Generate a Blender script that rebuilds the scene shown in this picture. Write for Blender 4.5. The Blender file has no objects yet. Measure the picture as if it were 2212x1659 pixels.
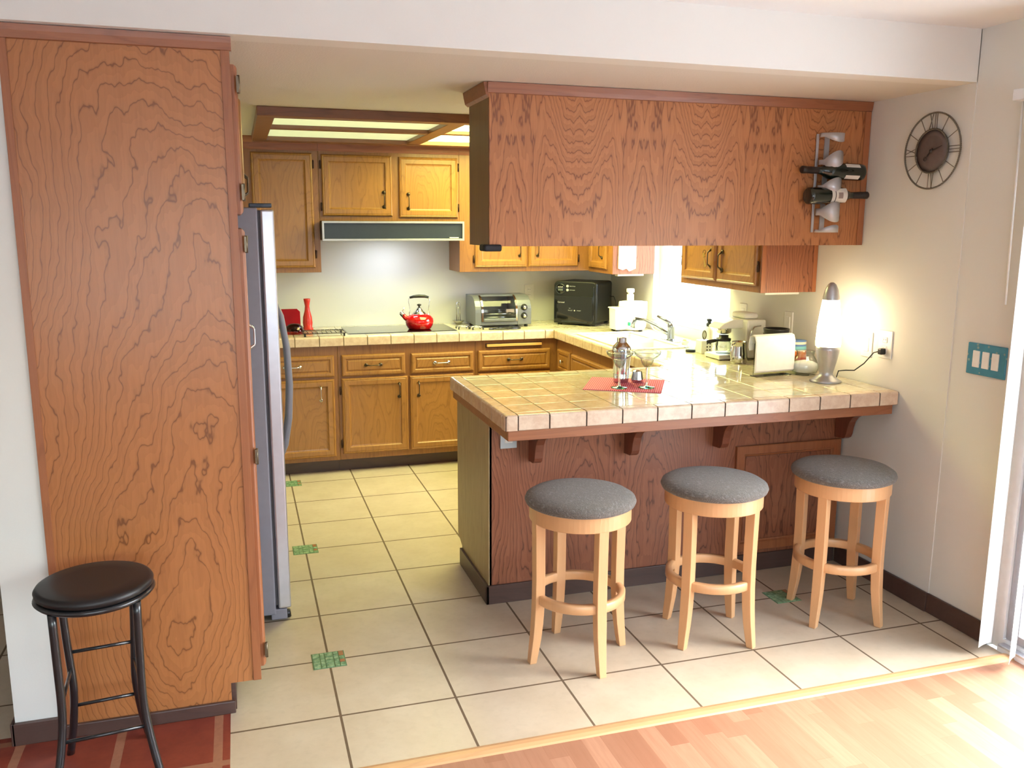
import bpy, bmesh, math, random
from mathutils import Vector, Matrix
random.seed(7)
PI = math.pi
COL = bpy.context.scene.collection
W, B, H, HM = 2.048, 2.70, 2.189, 2.385     # right wall x, back wall y, kitchen ceiling, dining ceiling
YS = -.754                                   # face of the header between dining room and kitchen
ZC = .92                                     # worktop height
P = .4003; GX = -.4643; GY = .7617           # floor tile pitch and grid origin

# ------------------------------------------------------------ materials
def srgb(r, g, b):
    f = lambda c: ((c/255+.055)/1.055)**2.4 if c > 10 else c/255/12.92
    return (f(r), f(g), f(b), 1)
class NT:
    def __init__(s, name):
        s.m = bpy.data.materials.new(name); s.m.use_nodes = True
        s.t = s.m.node_tree; s.b = s.t.nodes['Principled BSDF']; s.out = s.t.nodes['Material Output']
    def n(s, typ, **kw):
        o = s.t.nodes.new(typ)
        for k, v in kw.items():
            if k in ('operation', 'blend_type', 'data_type', 'noise_dimensions', 'interpolation', 'feature', 'wave_type', 'use_clamp', 'distance', 'bands_direction', 'offset', 'squash'):
                setattr(o, k, v)
            else:
                i = o.inputs[int(k[1:])] if k[0] == 'i' and k[1:].isdigit() else o.inputs[k.replace('_', ' ')]
                s.set(i, v)
        return o
    def set(s, i, v):
        if isinstance(v, bpy.types.NodeSocket): s.t.links.new(v, i)
        else: i.default_value = v
    def math(s, op, a, b=0., c=None):
        o = s.n('ShaderNodeMath', operation=op); s.set(o.inputs[0], a); s.set(o.inputs[1], b)
        if c is not None: s.set(o.inputs[2], c)
        return o.outputs[0]
    def mix(s, f, a, b, bt='MIX'):
        o = s.n('ShaderNodeMix', data_type='RGBA', blend_type=bt)
        s.set(o.inputs[0], f); s.set(o.inputs[6], a); s.set(o.inputs[7], b)
        return o.outputs[2]
    def coord(s, scale=(1, 1, 1), loc=(0, 0, 0), rot=(0, 0, 0)):
        tc = s.n('ShaderNodeTexCoord'); mp = s.n('ShaderNodeMapping')
        s.t.links.new(tc.outputs['Object'], mp.inputs[0])
        mp.inputs[1].default_value = loc; mp.inputs[2].default_value = rot; mp.inputs[3].default_value = scale
        return mp.outputs[0]
    def noise(s, vec, scale, detail=2., rough=.5):
        o = s.n('ShaderNodeTexNoise', Scale=scale, Detail=detail, Roughness=rough)
        s.t.links.new(vec, o.inputs['Vector']); return o.outputs[0]
    def ramp(s, f, *stops):
        o = s.n('ShaderNodeValToRGB'); e = o.color_ramp.elements
        while len(e) < len(stops): e.new(.5)
        for k, (p, c) in enumerate(stops):
            e[k].position = p; e[k].color = c if hasattr(c, '__len__') else (c, c, c, 1)
        s.t.links.new(f, o.inputs[0]); return o.outputs[0]
    def bump(s, h, strength=.2, dist=.002):
        o = s.n('ShaderNodeBump', Strength=strength, Distance=dist); s.t.links.new(h, o.inputs['Height'])
        s.t.links.new(o.outputs[0], s.b.inputs['Normal'])
    def fin(s, col=None, rough=.5, metal=0., **kw):
        if col is not None: s.set(s.b.inputs['Base Color'], col)
        s.set(s.b.inputs['Roughness'], rough); s.set(s.b.inputs['Metallic'], metal)
        for k, v in kw.items(): s.set(s.b.inputs[k.replace('_', ' ')], v)
        return s.m
M = {}
def plain(name, col, rough=.5, metal=0., var=.06, **kw):
    t = NT(name); v = t.noise(t.coord(), 35., 3.)
    c2 = tuple(max(0, x*(1-var*2)) for x in col[:3])+(1,)
    M[name] = t.fin(t.mix(v, col, c2), rough, metal, **kw); return M[name]
def wood(name, base, dark, light, sx=3.0, sz=.9, rings=15., wig=.03, seed=0., rough=.3, line=.55, axis='z', bands=.35, jag=22., width=.08, mirror=None, lin=None, arch=None, lk=.75):
    """rotary-cut ply: contour lines of a slow noise field; grain runs along `axis`"""
    t = NT(name)
    sc = {'z': (sx, sx, sz), 'x': (sz, sx, sx), 'y': (sx, sz, sx)}[axis]
    L = (seed*3.1+5, seed*1.7+9, seed*2.3+4)
    def cc(k=1.):
        if not mirror: return t.coord(tuple(c*k for c in sc), L)
        spx = t.n('ShaderNodeSeparateXYZ'); t.t.links.new(t.coord(), spx.inputs[0]); cb = t.n('ShaderNodeCombineXYZ')
        t.set(cb.inputs[0], t.math('PINGPONG', t.math('ADD', spx.outputs[0], 10.+mirror*.3), mirror)); t.set(cb.inputs[1], spx.outputs[1]); t.set(cb.inputs[2], spx.outputs[2])
        mp = t.n('ShaderNodeMapping'); t.t.links.new(cb.outputs[0], mp.inputs[0]); mp.inputs[1].default_value = L; mp.inputs[3].default_value = tuple(c*k for c in sc)
        return mp.outputs[0]
    fld = t.noise(cc(), 1., 1.5, .42)
    jg = t.noise(cc(jag/3.), 1., 2.)
    if lin:
        spx = t.n('ShaderNodeSeparateXYZ'); t.t.links.new(t.coord(), spx.inputs[0])
        w_ = t.math('MAXIMUM', t.math('SUBTRACT', lin[1], spx.outputs[0]), 0.)
        fld = t.math('ADD', fld, t.math('MULTIPLY', t.math('POWER', w_, 1.3), lin[0]))
    if arch:
        spx = t.n('ShaderNodeSeparateXYZ'); t.t.links.new(t.coord(), spx.inputs[0])
        dx_ = t.math('MULTIPLY', t.math('SUBTRACT', spx.outputs[0], arch[1]), 2.4); dz_ = t.math('SUBTRACT', spx.outputs[2], arch[2])
        fld = t.math('ADD', fld, t.math('MULTIPLY', t.math('SQRT', t.math('ADD', t.math('MULTIPLY', dx_, dx_), t.math('MULTIPLY', dz_, dz_))), arch[0]))
    v = t.math('ADD', t.math('MULTIPLY', fld, rings), t.math('MULTIPLY', jg, wig*rings))
    fr = t.math('FRACT', v)
    d = t.math('ABSOLUTE', t.math('SUBTRACT', fr, .5))          # 0 on a line
    ln = t.ramp(d, (0., 1.), (width*.35, .9), (width, .25), (width*2.6, 0.))
    soft = t.math('SUBTRACT', 1., fr)                          # one-sided shading behind each line
    fine = t.noise(t.coord(tuple(c*k for c, k in zip(sc, {'z': (60, 60, 9), 'x': (9, 60, 60), 'y': (60, 9, 60)}[axis])), L), 1., 3., .6)
    big = t.noise(t.coord(tuple(c*.5 for c in sc), (L[1], L[2], L[0])), 1., 2.)
    c = t.mix(t.math('MULTIPLY', big, 1.1), light, base)
    c = t.mix(t.math('MULTIPLY', soft, bands), c, dark)
    c = t.mix(t.math('MULTIPLY', ln, line), c, tuple(x*lk for x in dark[:3])+(1,))
    c = t.mix(t.math('MULTIPLY', t.ramp(fine, (.42, 0.), (.7, 1.)), .22), c, dark)
    t.bump(fine, .12, .001)
    M[name] = t.fin(c, rough, Coat_Weight=.15, Coat_Roughness=.25); return M[name]

wood('ply_pantry', srgb(172, 110, 62), srgb(134, 80, 44), srgb(184, 122, 72), 2.0, .9, 30., .06, 1.3, .3, .8, bands=.2, jag=34., width=.045, lin=(2.2, -.09), arch=(.34, .12, .62), lk=.6)
wood('ply_upper', srgb(182, 118, 70), srgb(140, 78, 44), srgb(194, 132, 82), 2.7, .55, 46., .05, 3.7, .42, .85, bands=.34, jag=34., width=.065, mirror=.29, lk=.6)
wood('ply_front', srgb(148, 90, 62), srgb(106, 58, 40), srgb(160, 104, 74), 2.3, .6, 46., .05, 6.1, .42, .85, bands=.34, jag=34., width=.065, mirror=.41, lk=.6)
wood('ply_side', srgb(118, 88, 56), srgb(88, 62, 38), srgb(132, 102, 68), 26., 1.6, 5., .05, 2.1, .5, .15, bands=.15)
wood('ply_side_pale', srgb(160, 138, 100), srgb(112, 90, 60), srgb(172, 150, 112), 30., 2.2, 5., .08, 2.1, .5, .3, bands=.2)
wood('oak_frame', srgb(148, 98, 50), srgb(102, 64, 36), srgb(162, 112, 62), 14., 1.2, 9., .06, 4.4, .35, .3, bands=.2)
wood('oak_rail', srgb(160, 110, 60), srgb(112, 74, 42), srgb(174, 124, 72), 14., 1.2, 9., .06, 4.4, .35, .3, axis='x', bands=.2)
wood('oak_door', srgb(160, 110, 54), srgb(122, 80, 40), srgb(172, 122, 64), 5., 1.3, 18., .05, 8.2, .3, .4, bands=.2)
wood('trim_wood', srgb(150, 92, 58), srgb(108, 60, 38), srgb(164, 104, 68), 12., 1.0, 7., .05, 5.5, .4, .3, axis='x', bands=.2)
wood('trim_wood_v', srgb(158, 96, 58), srgb(120, 66, 40), srgb(170, 108, 68), 16., 1.0, 5., .05, 5.9, .4, .25, bands=.2)
wood('light_frame_wood', srgb(124, 78, 48), srgb(88, 54, 34), srgb(138, 90, 58), 10., 1.5, 6., .05, 2.9, .4, .3, axis='x', bands=.2)
wood('dark_base', srgb(78, 56, 48), srgb(56, 40, 36), srgb(90, 66, 58), 10., 1.5, 5., .05, 1.1, .45, .2, axis='x', bands=.2)
wood('maple', srgb(214, 164, 116), srgb(196, 146, 100), srgb(224, 176, 128), 9., 1., 4., .04, 7.7, .32, .1, bands=.1)
wood('cutting_board_wood', srgb(226, 170, 90), srgb(200, 140, 70), srgb(236, 186, 110), 12., 1.2, 4., .04, 3.3, .4, .15, axis='x', bands=.15)
wood('hall_wood', srgb(120, 76, 44), srgb(84, 50, 30), srgb(136, 88, 54), 6., 1.2, 8., .04, 3.9, .5, .3)
wood('reducer_oak', srgb(196, 152, 106), srgb(174, 128, 86), srgb(208, 166, 120), 12., 1.2, 4., .04, 2.2, .4, .15, axis='x', bands=.15)

def wallpaint(name, col, b=.08):
    t = NT(name); n = t.noise(t.coord(), 160., 3.); n2 = t.noise(t.coord(), 2., 2.)
    t.bump(n, b, .002)
    M[name] = t.fin(t.mix(t.math('MULTIPLY', n2, .06), col, tuple(c*.8 for c in col[:3])+(1,)), .75)
wallpaint('wall_paint', srgb(224, 225, 220))
wallpaint('header_paint', srgb(226, 222, 214))
wallpaint('ceiling_texture', srgb(216, 210, 200), .5)
wallpaint('ceiling_white', srgb(236, 235, 232), .15)

def gridmask(t, vec, px, py, ox, oy, w):
    """1 on grout lines of a px x py grid"""
    sp = t.n('ShaderNodeSeparateXYZ'); t.t.links.new(vec, sp.inputs[0])
    o = []
    for s_, p_, off in ((sp.outputs[0], px, ox), (sp.outputs[1], py, oy)):
        f = t.math('FRACT', t.math('DIVIDE', t.math('SUBTRACT', s_, off-40*p_), p_))
        d = t.math('MULTIPLY', t.math('MINIMUM', f, t.math('SUBTRACT', 1., f)), p_)
        o.append(t.math('LESS_THAN', d, w/2))
    ids = [t.math('FLOOR', t.math('DIVIDE', t.math('SUBTRACT', s_, off-40*p_), p_)) for s_, p_, off in ((sp.outputs[0], px, ox), (sp.outputs[1], py, oy))]
    return t.math('MAXIMUM', *o), ids
def floor_tile(name, c1, c2, grout, px, py, ox, oy, w, rough, sc=5., groutr=.8):
    t = NT(name); v = t.coord(); g, ids = gridmask(t, v, px, py, ox, oy, w)
    n = t.noise(v, sc, 6., .62); n2 = t.noise(v, sc*7, 4.)
    cmb = t.n('ShaderNodeCombineXYZ'); t.t.links.new(ids[0], cmb.inputs[0]); t.t.links.new(ids[1], cmb.inputs[1])
    wn = t.n('ShaderNodeTexWhiteNoise'); t.t.links.new(cmb.outputs[0], wn.inputs[0])
    c = t.mix(t.ramp(n, (.35, 0.), (.7, 1.)), c1, c2)
    c = t.mix(t.math('MULTIPLY', t.ramp(n2, (.5, 0.), (.75, 1.)), .25), c, tuple(x*.8 for x in c2[:3])+(1,))
    c = t.mix(t.math('MULTIPLY', wn.outputs[0], .18), c, c2)
    c = t.mix(g, c, t.mix(n2, grout, tuple(x*.7 for x in grout[:3])+(1,)))
    t.bump(t.math('SUBTRACT', t.math('MULTIPLY', n2, .15), g), .5, .003)
    M[name] = t.fin(c, t.math('ADD', t.math('MULTIPLY', g, groutr-rough), rough))
floor_tile('floor_tile', srgb(202, 188, 166), srgb(188, 172, 148), srgb(112, 92, 70), P, P, GX, GY, .0085, .36)
floor_tile('quarry_tile', srgb(146, 68, 50), srgb(116, 50, 40), srgb(166, 112, 84), .30, .30, -.857, -.70, .028, .4, 9.)
def laminate():
    t = NT('laminate'); v = t.coord()
    sp = t.n('ShaderNodeSeparateXYZ'); t.t.links.new(v, sp.inputs[0])
    wd = .066; row = t.math('FLOOR', t.math('DIVIDE', t.math('ADD', sp.outputs[0], 20.), wd))
    wn = t.n('ShaderNodeTexWhiteNoise', noise_dimensions='1D'); t.t.links.new(row, wn.inputs['W'])
    yy = t.math('DIVIDE', t.math('ADD', t.math('ADD', sp.outputs[1], 20.), t.math('MULTIPLY', wn.outputs[0], 3.)), .42)
    seg = t.math('FLOOR', yy)
    cmb = t.n('ShaderNodeCombineXYZ'); t.t.links.new(row, cmb.inputs[0]); t.t.links.new(seg, cmb.inputs[1])
    w2 = t.n('ShaderNodeTexWhiteNoise'); t.t.links.new(cmb.outputs[0], w2.inputs[0])
    gr = t.noise(t.coord((40, 3, 1)), 1.5, 4., .6)
    c = t.mix(w2.outputs[0], srgb(178, 134, 108), srgb(152, 106, 82))
    c = t.mix(t.math('MULTIPLY', t.ramp(gr, (.4, 0.), (.7, 1.)), .35), c, srgb(142, 96, 72))
    f = t.math('FRACT', t.math('DIVIDE', t.math('ADD', sp.outputs[0], 20.), wd)); f2 = t.math('FRACT', yy)
    s = t.math('MAXIMUM', t.math('LESS_THAN', f, .02), t.math('LESS_THAN', f2, .004))
    c = t.mix(t.math('MULTIPLY', s, .35), c, srgb(140, 90, 62))
    M['laminate'] = t.fin(c, .48, Specular_IOR_Level=.3)
laminate()
def counter_tile():
    t = NT('counter_tile'); v = t.coord(); n = t.noise(v, 22., 5., .65); n2 = t.noise(v, 90., 3.)
    c = t.mix(t.ramp(n, (.4, 0.), (.62, 1.)), srgb(228, 220, 194), srgb(214, 202, 172))
    c = t.mix(t.math('MULTIPLY', t.ramp(n2, (.55, 0.), (.7, 1.)), .2), c, srgb(190, 160, 126))
    w_ = t.noise(v, 9., 2.); t.bump(w_, .12, .01)
    M['counter_tile'] = t.fin(c, .09, Coat_Weight=.4, Coat_Roughness=.04)
    t = NT('trim_tile'); v = t.coord(); n = t.noise(v, 30., 5., .65)
    c = t.mix(t.ramp(n, (.4, 0.), (.62, 1.)), srgb(222, 200, 176), srgb(208, 180, 156))
    M['trim_tile'] = t.fin(c, .18)
counter_tile()
def fabric():
    t = NT('grey_fabric'); v = t.coord((1, 1, 1))
    w1 = t.n('ShaderNodeTexWave', wave_type='BANDS', bands_direction='DIAGONAL', Scale=170., Distortion=4., Detail=3.)
    t.t.links.new(v, w1.inputs[0]); n = t.noise(v, 260., 4., .7); n2 = t.noise(t.coord((260, 60, 100)), 1., 3.)
    c = t.mix(w1.outputs['Fac'], srgb(106, 98, 90), srgb(138, 130, 122))
    c = t.mix(t.ramp(n, (.35, 0.), (.65, 1.)), c, srgb(82, 77, 72))
    c = t.mix(t.math('MULTIPLY', t.ramp(n2, (.55, 0.), (.7, 1.)), .5), c, srgb(150, 150, 150))
    t.bump(t.math('ADD', n, w1.outputs['Fac']), .4, .002)
    M['grey_fabric'] = t.fin(c, .9, Sheen_Weight=.2)
fabric()
wood('corbel_wood', srgb(120, 66, 46), srgb(86, 44, 32), srgb(130, 76, 54), 14., 1., 5., .05, 5.9, .35, .25, bands=.2)
plain('white_plastic', srgb(240, 240, 236), .35)
plain('vinyl_white', srgb(244, 244, 242), .4)
plain('white_frame', srgb(236, 238, 240), .4)
plain('porcelain', srgb(246, 244, 238), .12)
plain('grout_dark', srgb(60, 42, 34), .85)
plain('grout_top', srgb(150, 128, 92), .6)
plain('black_plastic', srgb(26, 27, 30), .35)
plain('black_gloss', srgb(16, 17, 20), .08, Coat_Weight=.5)
plain('black_metal', srgb(26, 28, 32), .28, 0., Coat_Weight=.6, Coat_Roughness=.15)
plain('black_vinyl', srgb(30, 27, 28), .42)
plain('bronze', srgb(96, 84, 70), .28, .9)
plain('hinge_bronze', srgb(120, 108, 90), .35, .85)
plain('hinge_dark', srgb(66, 44, 34), .4, .6)
plain('chrome', srgb(214, 214, 216), .12, 1.)
plain('brushed', srgb(190, 190, 196), .34, .7, var=.1)
plain('silver_paint', srgb(196, 196, 200), .34, .35)
plain('fridge_grey', srgb(138, 138, 150), .5, .1)
plain('fridge_door', srgb(206, 208, 218), .3, .75)
plain('gasket', srgb(60, 60, 68), .6)
plain('hood_panel', srgb(50, 58, 70), .35, .2)
plain('toaster_grey', srgb(122, 126, 134), .32, .45); plain('brass', srgb(214, 180, 90), .25, .9); plain('faucet_metal', srgb(150, 156, 160), .22, .9)
plain('red_enamel', srgb(196, 16, 18), .12, Coat_Weight=.6)
plain('red_ceramic', srgb(206, 46, 36), .25)
plain('bottle_green', srgb(18, 30, 24), .12, Coat_Weight=.5)
plain('foil_dark', srgb(34, 26, 26), .35)
plain('paper_label', srgb(226, 222, 214), .6)
plain('label_art', srgb(150, 132, 126), .6)
plain('dark_ink', srgb(50, 46, 48), .6)
plain('clock_metal', srgb(128, 122, 112), .38, .8)
plain('clock_face', srgb(122, 110, 108), .5, .3, var=.2)
plain('black_hand', srgb(40, 34, 34), .5)
plain('napkin', srgb(240, 240, 242), .9)
plain('sugar', srgb(250, 250, 250), .9)
plain('stripe_blue', srgb(92, 130, 190), .3); plain('stripe_teal', srgb(120, 190, 206), .3)
plain('stripe_orange', srgb(226, 128, 60), .3); plain('stripe_red', srgb(206, 62, 44), .3)
plain('stripe_green', srgb(150, 178, 160), .3); plain('stripe_navy', srgb(70, 86, 124), .3)
plain('stripe_cream', srgb(232, 226, 210), .3)
plain('foam_black', srgb(28, 28, 36), .7)
plain('grey_text', srgb(190, 192, 196), .5)
plain('lcd', srgb(96, 104, 104), .3)
plain('green_mark', srgb(20, 140, 110), .5)
plain('wire_dark', srgb(70, 64, 56), .35, .8)
plain('stainless_sink', srgb(238, 236, 226), .2)
plain('cord_black', srgb(40, 44, 44), .5)
plain('patio', srgb(176, 180, 184), .8); plain('added_eave_white', srgb(222, 222, 220), .7); plain('fence_paint', srgb(150, 160, 190), .7); plain('leaf', srgb(120, 150, 90), .8)
plain('egg_yellow', srgb(230, 200, 90), .5)
plain('ledge_tape', srgb(190, 200, 206), .6)
def glassm(name, col=(1, 1, 1, 1), rough=0., ior=1.45):
    t = NT(name); M[name] = t.fin(col, rough, Transmission_Weight=1., IOR=ior)
glassm('clear_glass'); glassm('red_glass', srgb(200, 20, 40)); glassm('teal_glass', srgb(90, 200, 190)); glassm('clear_acrylic', srgb(245, 245, 245), .02)
def pane(name):
    t = NT(name); tr = t.n('ShaderNodeBsdfTransparent'); gl = t.n('ShaderNodeBsdfGlossy', Roughness=.02)
    fr = t.n('ShaderNodeFresnel', IOR=1.35); mx = t.n('ShaderNodeMixShader')
    ge = t.n('ShaderNodeNewGeometry'); t.set(mx.inputs[0], t.math('MULTIPLY', fr.outputs[0], t.math('SUBTRACT', 1., ge.outputs['Backfacing']))); t.t.links.new(tr.outputs[0], mx.inputs[1]); t.t.links.new(gl.outputs[0], mx.inputs[2])
    t.t.links.new(mx.outputs[0], t.out.inputs[0]); M[name] = t.m
pane('window_glass')
def thin(name, col=(.96, .98, .98, 1), edge=(.55, .6, .6, 1), ior=1.5, pw=2.):
    t = NT(name); lw = t.n('ShaderNodeLayerWeight', Blend=.3); tr = t.n('ShaderNodeBsdfTransparent')
    t.set(tr.inputs[0], t.mix(t.math('POWER', lw.outputs['Facing'], pw), col, edge))
    gl = t.n('ShaderNodeBsdfGlossy', Roughness=.02); fr = t.n('ShaderNodeFresnel', IOR=ior); mx = t.n('ShaderNodeMixShader'); ge = t.n('ShaderNodeNewGeometry')
    t.set(mx.inputs[0], t.math('MULTIPLY', fr.outputs[0], t.math('SUBTRACT', 1., ge.outputs['Backfacing'])))
    t.t.links.new(tr.outputs[0], mx.inputs[1]); t.t.links.new(gl.outputs[0], mx.inputs[2]); t.t.links.new(mx.outputs[0], t.out.inputs[0]); M[name] = t.m
thin('thin_glass'); thin('goblet_glass', (.93, .95, .95, 1), (.36, .42, .42, 1), 1.9, 1.5)
def emit(name, col, s):
    t = NT(name); M[name] = t.fin(col, .4, Emission_Color=col, Emission_Strength=s)
emit('diffuser_cool', srgb(226, 240, 190), .27)
emit('diffuser_warm', srgb(250, 250, 160), 8.5)
emit('hood_lamp', srgb(232, 240, 255), 16.); emit('lamp_globe', srgb(255, 228, 182), 8.5)
def mat_pink():
    t = NT('pink_mat'); v = t.coord()
    sp = t.n('ShaderNodeSeparateXYZ'); t.t.links.new(v, sp.inputs[0])
    f = t.math('FRACT', t.math('MULTIPLY', sp.outputs[0], 110.))
    g = t.math('FRACT', t.math('MULTIPLY', sp.outputs[1], 60.))
    c = t.mix(t.ramp(f, (.3, 0.), (.45, 1.)), srgb(240, 150, 180), srgb(214, 54, 84))
    c = t.mix(t.math('MULTIPLY', t.math('LESS_THAN', g, .25), .4), c, srgb(200, 40, 66))
    t.bump(f, .3, .002); M['pink_mat'] = t.fin(c, .7)
mat_pink()
def mat_teal():
    t = NT('teal_plate'); v = t.coord(); vo = t.n('ShaderNodeTexVoronoi', Scale=42.); t.t.links.new(v, vo.inputs[0])
    n = t.noise(v, 30., 3.)
    c = t.mix(n, srgb(66, 150, 176), srgb(50, 124, 156))
    c = t.mix(t.math('LESS_THAN', vo.outputs[0], .22), c, t.mix(vo.outputs[1], srgb(40, 70, 100), srgb(170, 200, 196)))
    M['teal_plate'] = t.fin(c, .35)
mat_teal()
def mat_mosaic():
    t = NT('green_mosaic'); v = t.coord(); n = t.noise(v, 60., 2.); n2 = t.noise(v, 160., 3.)
    M['green_mosaic'] = t.fin(t.mix(t.ramp(n, (.35, 0.), (.65, 1.)), srgb(104, 142, 104), srgb(150, 182, 146)), .2)
mat_mosaic()
plain('mosaic_rust', srgb(160, 110, 70), .3); plain('mosaic_grout', srgb(96, 130, 92), .8)

# ------------------------------------------------------------ mesh helpers
class MB:
    def __init__(s): s.bm = bmesh.new()
    def _face(s, vs, smooth=False):
        try: f = s.bm.faces.new(vs)
        except ValueError: return None
        f.smooth = smooth; return f
    def box(s, x0, x1, y0, y1, z0, z1, bev=0., mat=None, seg=2):
        m = bmesh.new(); bmesh.ops.create_cube(m, size=1)
        for v in m.verts:
            v.co = Vector(((x0+x1)/2+v.co.x*(x1-x0), (y0+y1)/2+v.co.y*(y1-y0), (z0+z1)/2+v.co.z*(z1-z0)))
        if bev > 0: bmesh.ops.bevel(m, geom=m.edges[:], offset=bev, segments=seg, profile=.5, affect='EDGES')
        if mat is not None: bmesh.ops.transform(m, matrix=mat, verts=m.verts)
        s.join(m); return s
    def join(s, m, smooth=None):
        mp = {v: s.bm.verts.new(v.co) for v in m.verts}
        for f in m.faces:
            g = s._face([mp[v] for v in f.verts]); 
            if g: g.smooth = f.smooth if smooth is None else smooth
        m.free()
    def lathe(s, prof, c=(0, 0, 0), seg=32, mat=None, smooth=True, closed=False):
        rings = []
        T = Matrix.Translation(c) @ (mat or Matrix())
        for r, z in prof:
            if r < 1e-6: rings.append([s.bm.verts.new(T @ Vector((0, 0, z)))])
            else: rings.append([s.bm.verts.new(T @ Vector((r*math.cos(2*PI*k/seg), r*math.sin(2*PI*k/seg), z))) for k in range(seg)])
        if closed: rings.append(rings[0])
        for a, b in zip(rings, rings[1:]):
            for k in range(seg):
                k2 = (k+1) % seg
                if len(a) == 1 and len(b) == 1: continue
                if len(a) == 1: s._face([a[0], b[k2], b[k]][::-1], smooth)
                elif len(b) == 1: s._face([a[k], a[k2], b[0]], smooth)
                else: s._face([a[k], a[k2], b[k2], b[k]], smooth)
        return s
    def tube(s, pts, r, seg=10, closed=False, caps=True, flat=1., up=None):
        pts = [Vector(p) for p in pts]; n = len(pts); rr = r if hasattr(r, '__len__') else [r]*n
        rings = []; N = None
        for i, p in enumerate(pts):
            if closed: t = pts[(i+1) % n]-pts[i-1]
            else: t = pts[min(i+1, n-1)]-pts[max(i-1, 0)]
            t.normalize()
            if N is None:
                u0 = Vector(up) if up else (Vector((0, 0, 1)) if abs(t.z) < .9 else Vector((1, 0, 0)))
                N = (u0-t*u0.dot(t)).normalized()
            else: N = (N-t*N.dot(t)).normalized()
            Bn = t.cross(N)
            rings.append([s.bm.verts.new(p+(N*math.cos(2*PI*k/seg)*flat+Bn*math.sin(2*PI*k/seg))*rr[i]) for k in range(seg)])
        m = n if closed else n-1
        for i in range(m):
            a, b = rings[i], rings[(i+1) % n]
            for k in range(seg): s._face([a[k], a[(k+1) % seg], b[(k+1) % seg], b[k]], True)
        if not closed and caps:
            s._face(rings[0][::-1]); s._face(rings[-1])
        return s
    def prism(s, poly, axis, a, b, smooth=False):
        """polygon given in the two other axes (in xyz order) extruded along axis"""
        def mk(p, h):
            return {'x': (h, p[0], p[1]), 'y': (p[0], h, p[1]), 'z': (p[0], p[1], h)}[axis]
        A = [s.bm.verts.new(mk(p, a)) for p in poly]; Bv = [s.bm.verts.new(mk(p, b)) for p in poly]
        n = len(poly)
        for i in range(n): s._face([A[i], A[(i+1) % n], Bv[(i+1) % n], Bv[i]], smooth)
        s._face(A[::-1]); s._face(Bv); return s
    def loops(s, ls, capfirst=True, caplast=True, smooth=False):
        rs = [[s.bm.verts.new(p) for p in l] for l in ls]; n = len(rs[0])
        for a, b in zip(rs, rs[1:]):
            for i in range(n): s._face([a[i], a[(i+1) % n], b[(i+1) % n], b[i]], smooth)
        if capfirst: s._face(rs[0][::-1])
        if caplast: s._face(rs[-1])
        return s
def link(name, mb, mat, parent=None, off=None, bevel=0., mats=None):
    bm = mb.bm
    bmesh.ops.recalc_face_normals(bm, faces=bm.faces[:])
    if off is not None: bmesh.ops.translate(bm, verts=bm.verts, vec=-Vector(off))
    me = bpy.data.meshes.new(name); bm.to_mesh(me); bm.free()
    me.materials.append(M[mat])
    o = bpy.data.objects.new(name, me); COL.objects.link(o)
    if parent: o.parent = parent
    if bevel:
        md = o.modifiers.new('bevel', 'BEVEL'); md.width = bevel; md.segments = 2; md.limit_method = 'ANGLE'
    return o
def pieces(name, b, mat, parent, off=None, **kw):
    """one object per loose piece"""
    bm = b.bm; left = set(bm.verts); groups = []
    while left:
        st_ = [left.pop()]; g = set(st_)
        while st_:
            for e in st_.pop().link_edges:
                for v in e.verts:
                    if v in left: left.discard(v); g.add(v); st_.append(v)
        groups.append(g)
    for g in groups:
        m = MB(); mp = {v: m.bm.verts.new(v.co) for v in g}
        for f in bm.faces:
            if f.verts[0] in g:
                q = m._face([mp[v] for v in f.verts])
                if q: q.smooth = f.smooth
        link(name, m, mat, parent, off=off, **kw)
    bm.free()
def thing(name, label, cat, loc=(0, 0, 0), rz=0., group=None):
    o = bpy.data.objects.new(name, None); o.empty_display_size = .05; COL.objects.link(o)
    o.location = loc; o.rotation_euler = (0, 0, rz); o['label'] = label; o['category'] = cat
    if group: o['group'] = group
    return o
def tag(o, label, cat, group=None, kind=None):
    o['label'] = label; o['category'] = cat
    if group: o['group'] = group
    if kind: o['kind'] = kind
    return o
def struct(name, mb, mat, parent=None):
    o = link(name, mb, mat, parent)
    if not parent: o['kind'] = 'structure'
    return o
def wp(name, mb, mat, root, parent=None, **kw):      # part given in world coordinates under an unrotated root
    return link(name, mb, mat, parent or root, off=root.location, **kw)
def arc(c, r, a0, a1, n, f):
    return [f(c[0]+r*math.cos(a0+(a1-a0)*k/n), c[1]+r*math.sin(a0+(a1-a0)*k/n)) for k in range(n+1)]

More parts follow.
